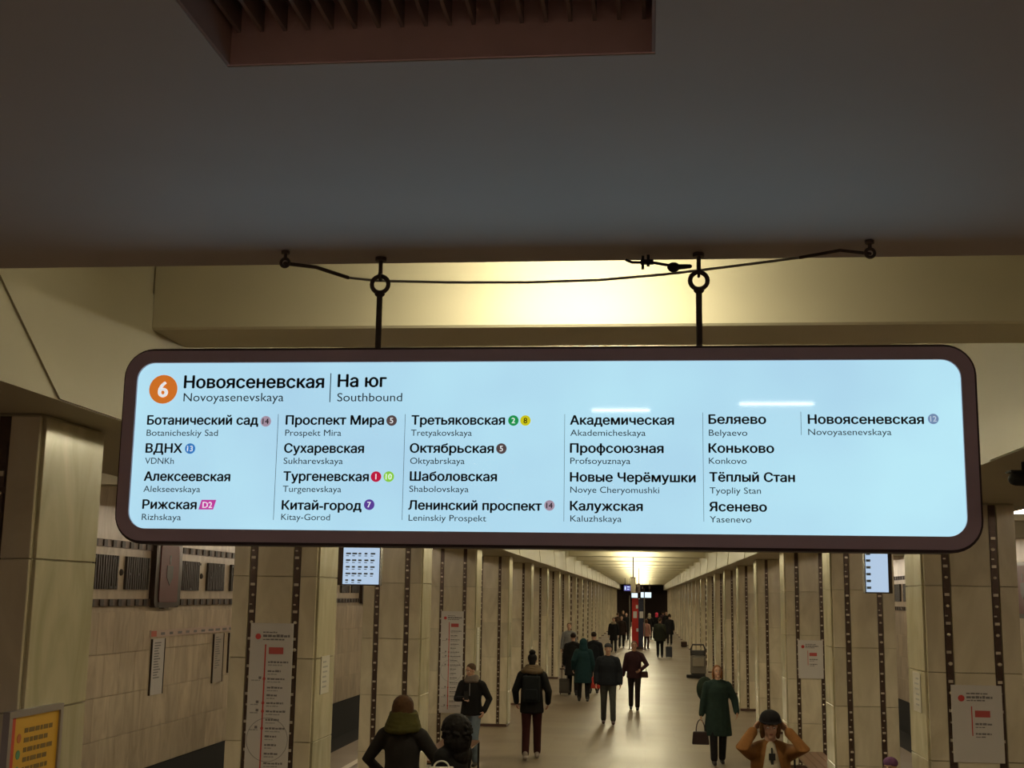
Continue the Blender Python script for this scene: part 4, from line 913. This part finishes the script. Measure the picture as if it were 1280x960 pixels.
# person in brown jacket, hands at the hat
x, y, h = headat(962, 891, 12.4)
mb_ = person('person in an ochre brown jacket raising both hands to a black cap', x, y, h, PI, 0.0075, arms=((-0.165, 0.07, 1.585), (0.165, 0.07, 1.585)), hints=((-0.6, 0.75, -1.0), (0.6, 0.75, -1.0)),
           top_col=('ochre_brown', (0.22, 0.095, 0.028)), hem=0.82, bulk=1.12, hair=('bob', (0.16, 0.08, 0.03)), hat=('cap', 'black_cap', (0.010, 0.008, 0.009)), look=(0, -0.22), open_front=('cream_shirt', (0.42, 0.37, 0.28)), curls=(0.7, 0.7))
pd = MB().box(-0.03, 0.03, 0.148, 0.16, 1.33, 1.39).box(-0.012, 0.012, 0.15, 0.162, 1.27, 1.33).box(-0.006, 0.006, 0.12, 0.15, 1.38, 1.44)
pd.v = [(v[0]*h/1.75, (v[1]+0.012)*h/1.75, v[2]*h/1.75) for v in pd.v]; pd.obj('dark_pendant', M_BLACK, mb_['root'])
# child with purple cap
p = hitY(1113, 948, 12.3)
person('child in a purple hat at the bottom edge beside the right columns', p.x, 12.3, p.z, PI-0.6, 0.009, top_col=('purple_coat', (0.10, 0.04, 0.12)), hem=0.7, hair=('none', (0.05, 0.03, 0.02)), hat=('beanie', 'purple_hat', (0.16, 0.07, 0.16)))
# benches between the columns
def bench(x0, x1, y0, y1, label):
    t_ = thing('bench', label, 'bench', ((x0+x1)/2, (y0+y1)/2, 0)); w_ = (x1-x0)/2; l_ = (y1-y0)/2; wood = mat('bench_wood', (0.16, 0.07, 0.03), 0.4)
    for i in range(4): a = -w_+i*(2*w_/4); B(a+0.005, a+2*w_/4-0.005, -l_, l_, 0.42, 0.45).obj('slat', wood, t_)
    for yy in (-l_+0.03, l_-0.05):
        B(-w_, w_, yy, yy+0.03, 0.39, 0.42).obj('cross_bar', M_BLACK, t_)
        for xx in (-w_, w_-0.03): B(xx, xx+0.03, yy, yy+0.03, 0, 0.39).obj('leg', M_BLACK, t_)
bench(2.32, 2.78, 17.9, 20.6, 'low bench between right columns behind the person in brown')
bench(-3.32, -2.70, 18.2, 20.9, 'low bench between left columns behind the man in jeans')
# floor scrubbing machine by the right columns
x, y = foot(873, 848)
t_ = thing('floor_cleaning_machine', 'grey floor cleaning machine with handles parked by the right columns', 'cleaning machine', (x, y+0.2, 0), 0)
G1 = mat('machine_grey', (0.15, 0.13, 0.105), 0.45); G2 = mat('machine_dark', (0.03, 0.025, 0.022), 0.5)
MB().prism([(-0.28, 0.16), (0.30, 0.16), (0.26, 0.5), (0.22, 0.78), (-0.20, 0.78), (-0.26, 0.5)], 'x', -0.27, 0.27).obj('tank', G1, t_, bevel=0.02)
MB().prism([(-0.2, 0.80), (0.2, 0.80), (0.14, 0.97), (-0.14, 0.97)], 'x', -0.24, 0.24).obj('lid', G2, t_, bevel=0.02)
B(-0.20, 0.20, -0.30, -0.25, 0.42, 0.72).obj('control_panel', mat('panel_pale', (0.30, 0.26, 0.2), 0.4), t_, bevel=0.01)
MB().sweep([(-0.24, 0.0, 0.75), (-0.25, -0.08, 1.02), (-0.19, -0.12, 1.17), (0.19, -0.12, 1.17), (0.25, -0.08, 1.02), (0.24, 0, 0.75)], [0.03]*6, 10).obj('handle', G2, t_, smooth=True)
B(-0.42, 0.25, -0.4, -0.2, 0.02, 0.13).obj('squeegee', M_BLACK, t_, bevel=0.015); B(-0.24, 0.24, -0.24, 0.30, 0.08, 0.17).obj('brush_deck', G2, t_)
for xx in (-0.25, 0.21):
    for yy in (-0.12, 0.2): MB().prism([(yy+0.07*math.cos(2*PI*j/14), 0.07+0.07*math.sin(2*PI*j/14)) for j in range(14)], 'x', xx, xx+0.04).obj('wheel', M_BLACK, t_)
x, y = foot(855, 809)
t_ = thing('holdall', 'dark holdall lying against the far right columns', 'bag', (x, y, 0), 0)
rem('bag_body', MB().box(-0.17, 0.17, -0.32, 0.32, 0.03, 0.32), cloth('holdall', (0.06, 0.035, 0.022)), t_, 0.022, 5)
torus(MB(), (0, 0, 0.32), 0.09, 0.012, 16, 6, 'yz').obj('handle', M_BLACK, t_)
# ------------------------------------------------------------------ bake fonts and remeshed shapes in one go
def glyph_mesh(o):
    """fill every outer contour on its own, so that overlapping strokes of a letter do not cancel out"""
    cu = o.to_curve(dg, apply_modifiers=False); loops = []
    for sp in cu.splines:
        pts = []
        bp = sp.bezier_points; n = len(bp)
        if n < 2: continue
        for i in range(n):
            a, b = bp[i], bp[(i+1) % n]
            if (a.handle_right-a.co).length < 1e-6 and (b.handle_left-b.co).length < 1e-6: pts.append(a.co.copy())
            else: pts += mathutils.geometry.interpolate_bezier(a.co, a.handle_right, b.handle_left, b.co, 5)[:-1]
        cl = [pts[0]]
        for p_ in pts[1:]:
            if (p_-cl[-1]).length > 1e-5: cl.append(p_)
        if (cl[0]-cl[-1]).length < 1e-5: cl.pop()
        area = sum(cl[i].x*cl[(i+1) % len(cl)].y-cl[(i+1) % len(cl)].x*cl[i].y for i in range(len(cl)))/2
        if len(cl) > 2 and abs(area) > 1e-8: loops.append((area, cl))
    o.to_curve_clear()
    # letters apart: contours whose x-ranges overlap belong together
    loops = sorted((min(p_.x for p_ in L), max(p_.x for p_ in L), i_, L) for i_, (ar, L) in enumerate(loops))
    groups = []; hi = -1e9
    for a, b, _, L in loops:
        if a > hi: groups.append([])
        groups[-1].append(L); hi = max(hi, b) if a <= hi else b
    V_ = []; F_ = []
    for G in groups:
        vs_ = []; es_ = []; segs = []
        for L in G:
            n0 = len(vs_); m_ = len(L); vs_ += [Vector((p_.x, p_.y)) for p_ in L]; es_ += [(n0+i, n0+(i+1) % m_) for i in range(m_)]
            segs += [(L[i], L[(i+1) % m_]) for i in range(m_)]
        ov, oe, of = mathutils.geometry.delaunay_2d_cdt(vs_, es_, [], 0, 1e-5)[:3]
        n0 = len(V_); V_ += [(v.x, v.y, 0) for v in ov]
        for t_ in of:
            cx = sum(ov[i].x for i in t_)/len(t_); cy = sum(ov[i].y for i in t_)/len(t_); wn = 0
            for a, b in segs:
                if (a.y <= cy) != (b.y <= cy) and (b.x-a.x)*(cy-a.y)/(b.y-a.y)+a.x > cx: wn += 1 if b.y > a.y else -1
            if wn: F_.append(tuple(n0+i for i in t_))
    me = bpy.data.meshes.new('lettering'); me.from_pydata(V_, [], F_); me.update(); return me
bpy.context.view_layer.update()
dg = bpy.context.evaluated_depsgraph_get()
for kind, tmp, k in JOBS:
    me = glyph_mesh(tmp) if kind == 'text' else bpy.data.meshes.new_from_object(tmp.evaluated_get(dg))
    if kind == 'text':
        xs = [v.co.x for v in me.vertices]
        x0, x1 = min(xs), max(xs); sx = (k['width']/(x1-x0)) if k['width'] else 1.0
        ox_ = k['x'] - ((x1-x0)/2*sx if k['center'] else 0)
        for v in me.vertices: v.co = (ox_+(v.co.x-x0)*sx, k['y'], k['z']+v.co.y)
        if k['bold']:
            bm = bmesh.new(); d_ = k['bold']
            for i_, (ax, az) in enumerate(((-d_, 0), (d_, 0), (0, d_*0.6), (0, -d_*0.6))):
                n_ = len(bm.verts); bm.from_mesh(me); bm.verts.ensure_lookup_table()
                for v in bm.verts[n_:]: v.co.x += ax; v.co.z += az; v.co.y -= 0.00008*i_
            bm.to_mesh(me); bm.free()
        me.materials.clear(); me.materials.append(k['m'])
        link(k['name'], me, k['parent'])
    else:
        me.materials.clear(); me.materials.append(k['m'])
        for pl_ in me.polygons: pl_.use_smooth = True
        link(k['name'], me, k['parent'])
for kind, tmp, k in JOBS:
    d_ = tmp.data; bpy.data.objects.remove(tmp)
    if kind == 'text': bpy.data.curves.remove(d_)
    else: bpy.data.meshes.remove(d_)
bpy.context.view_layer.update()
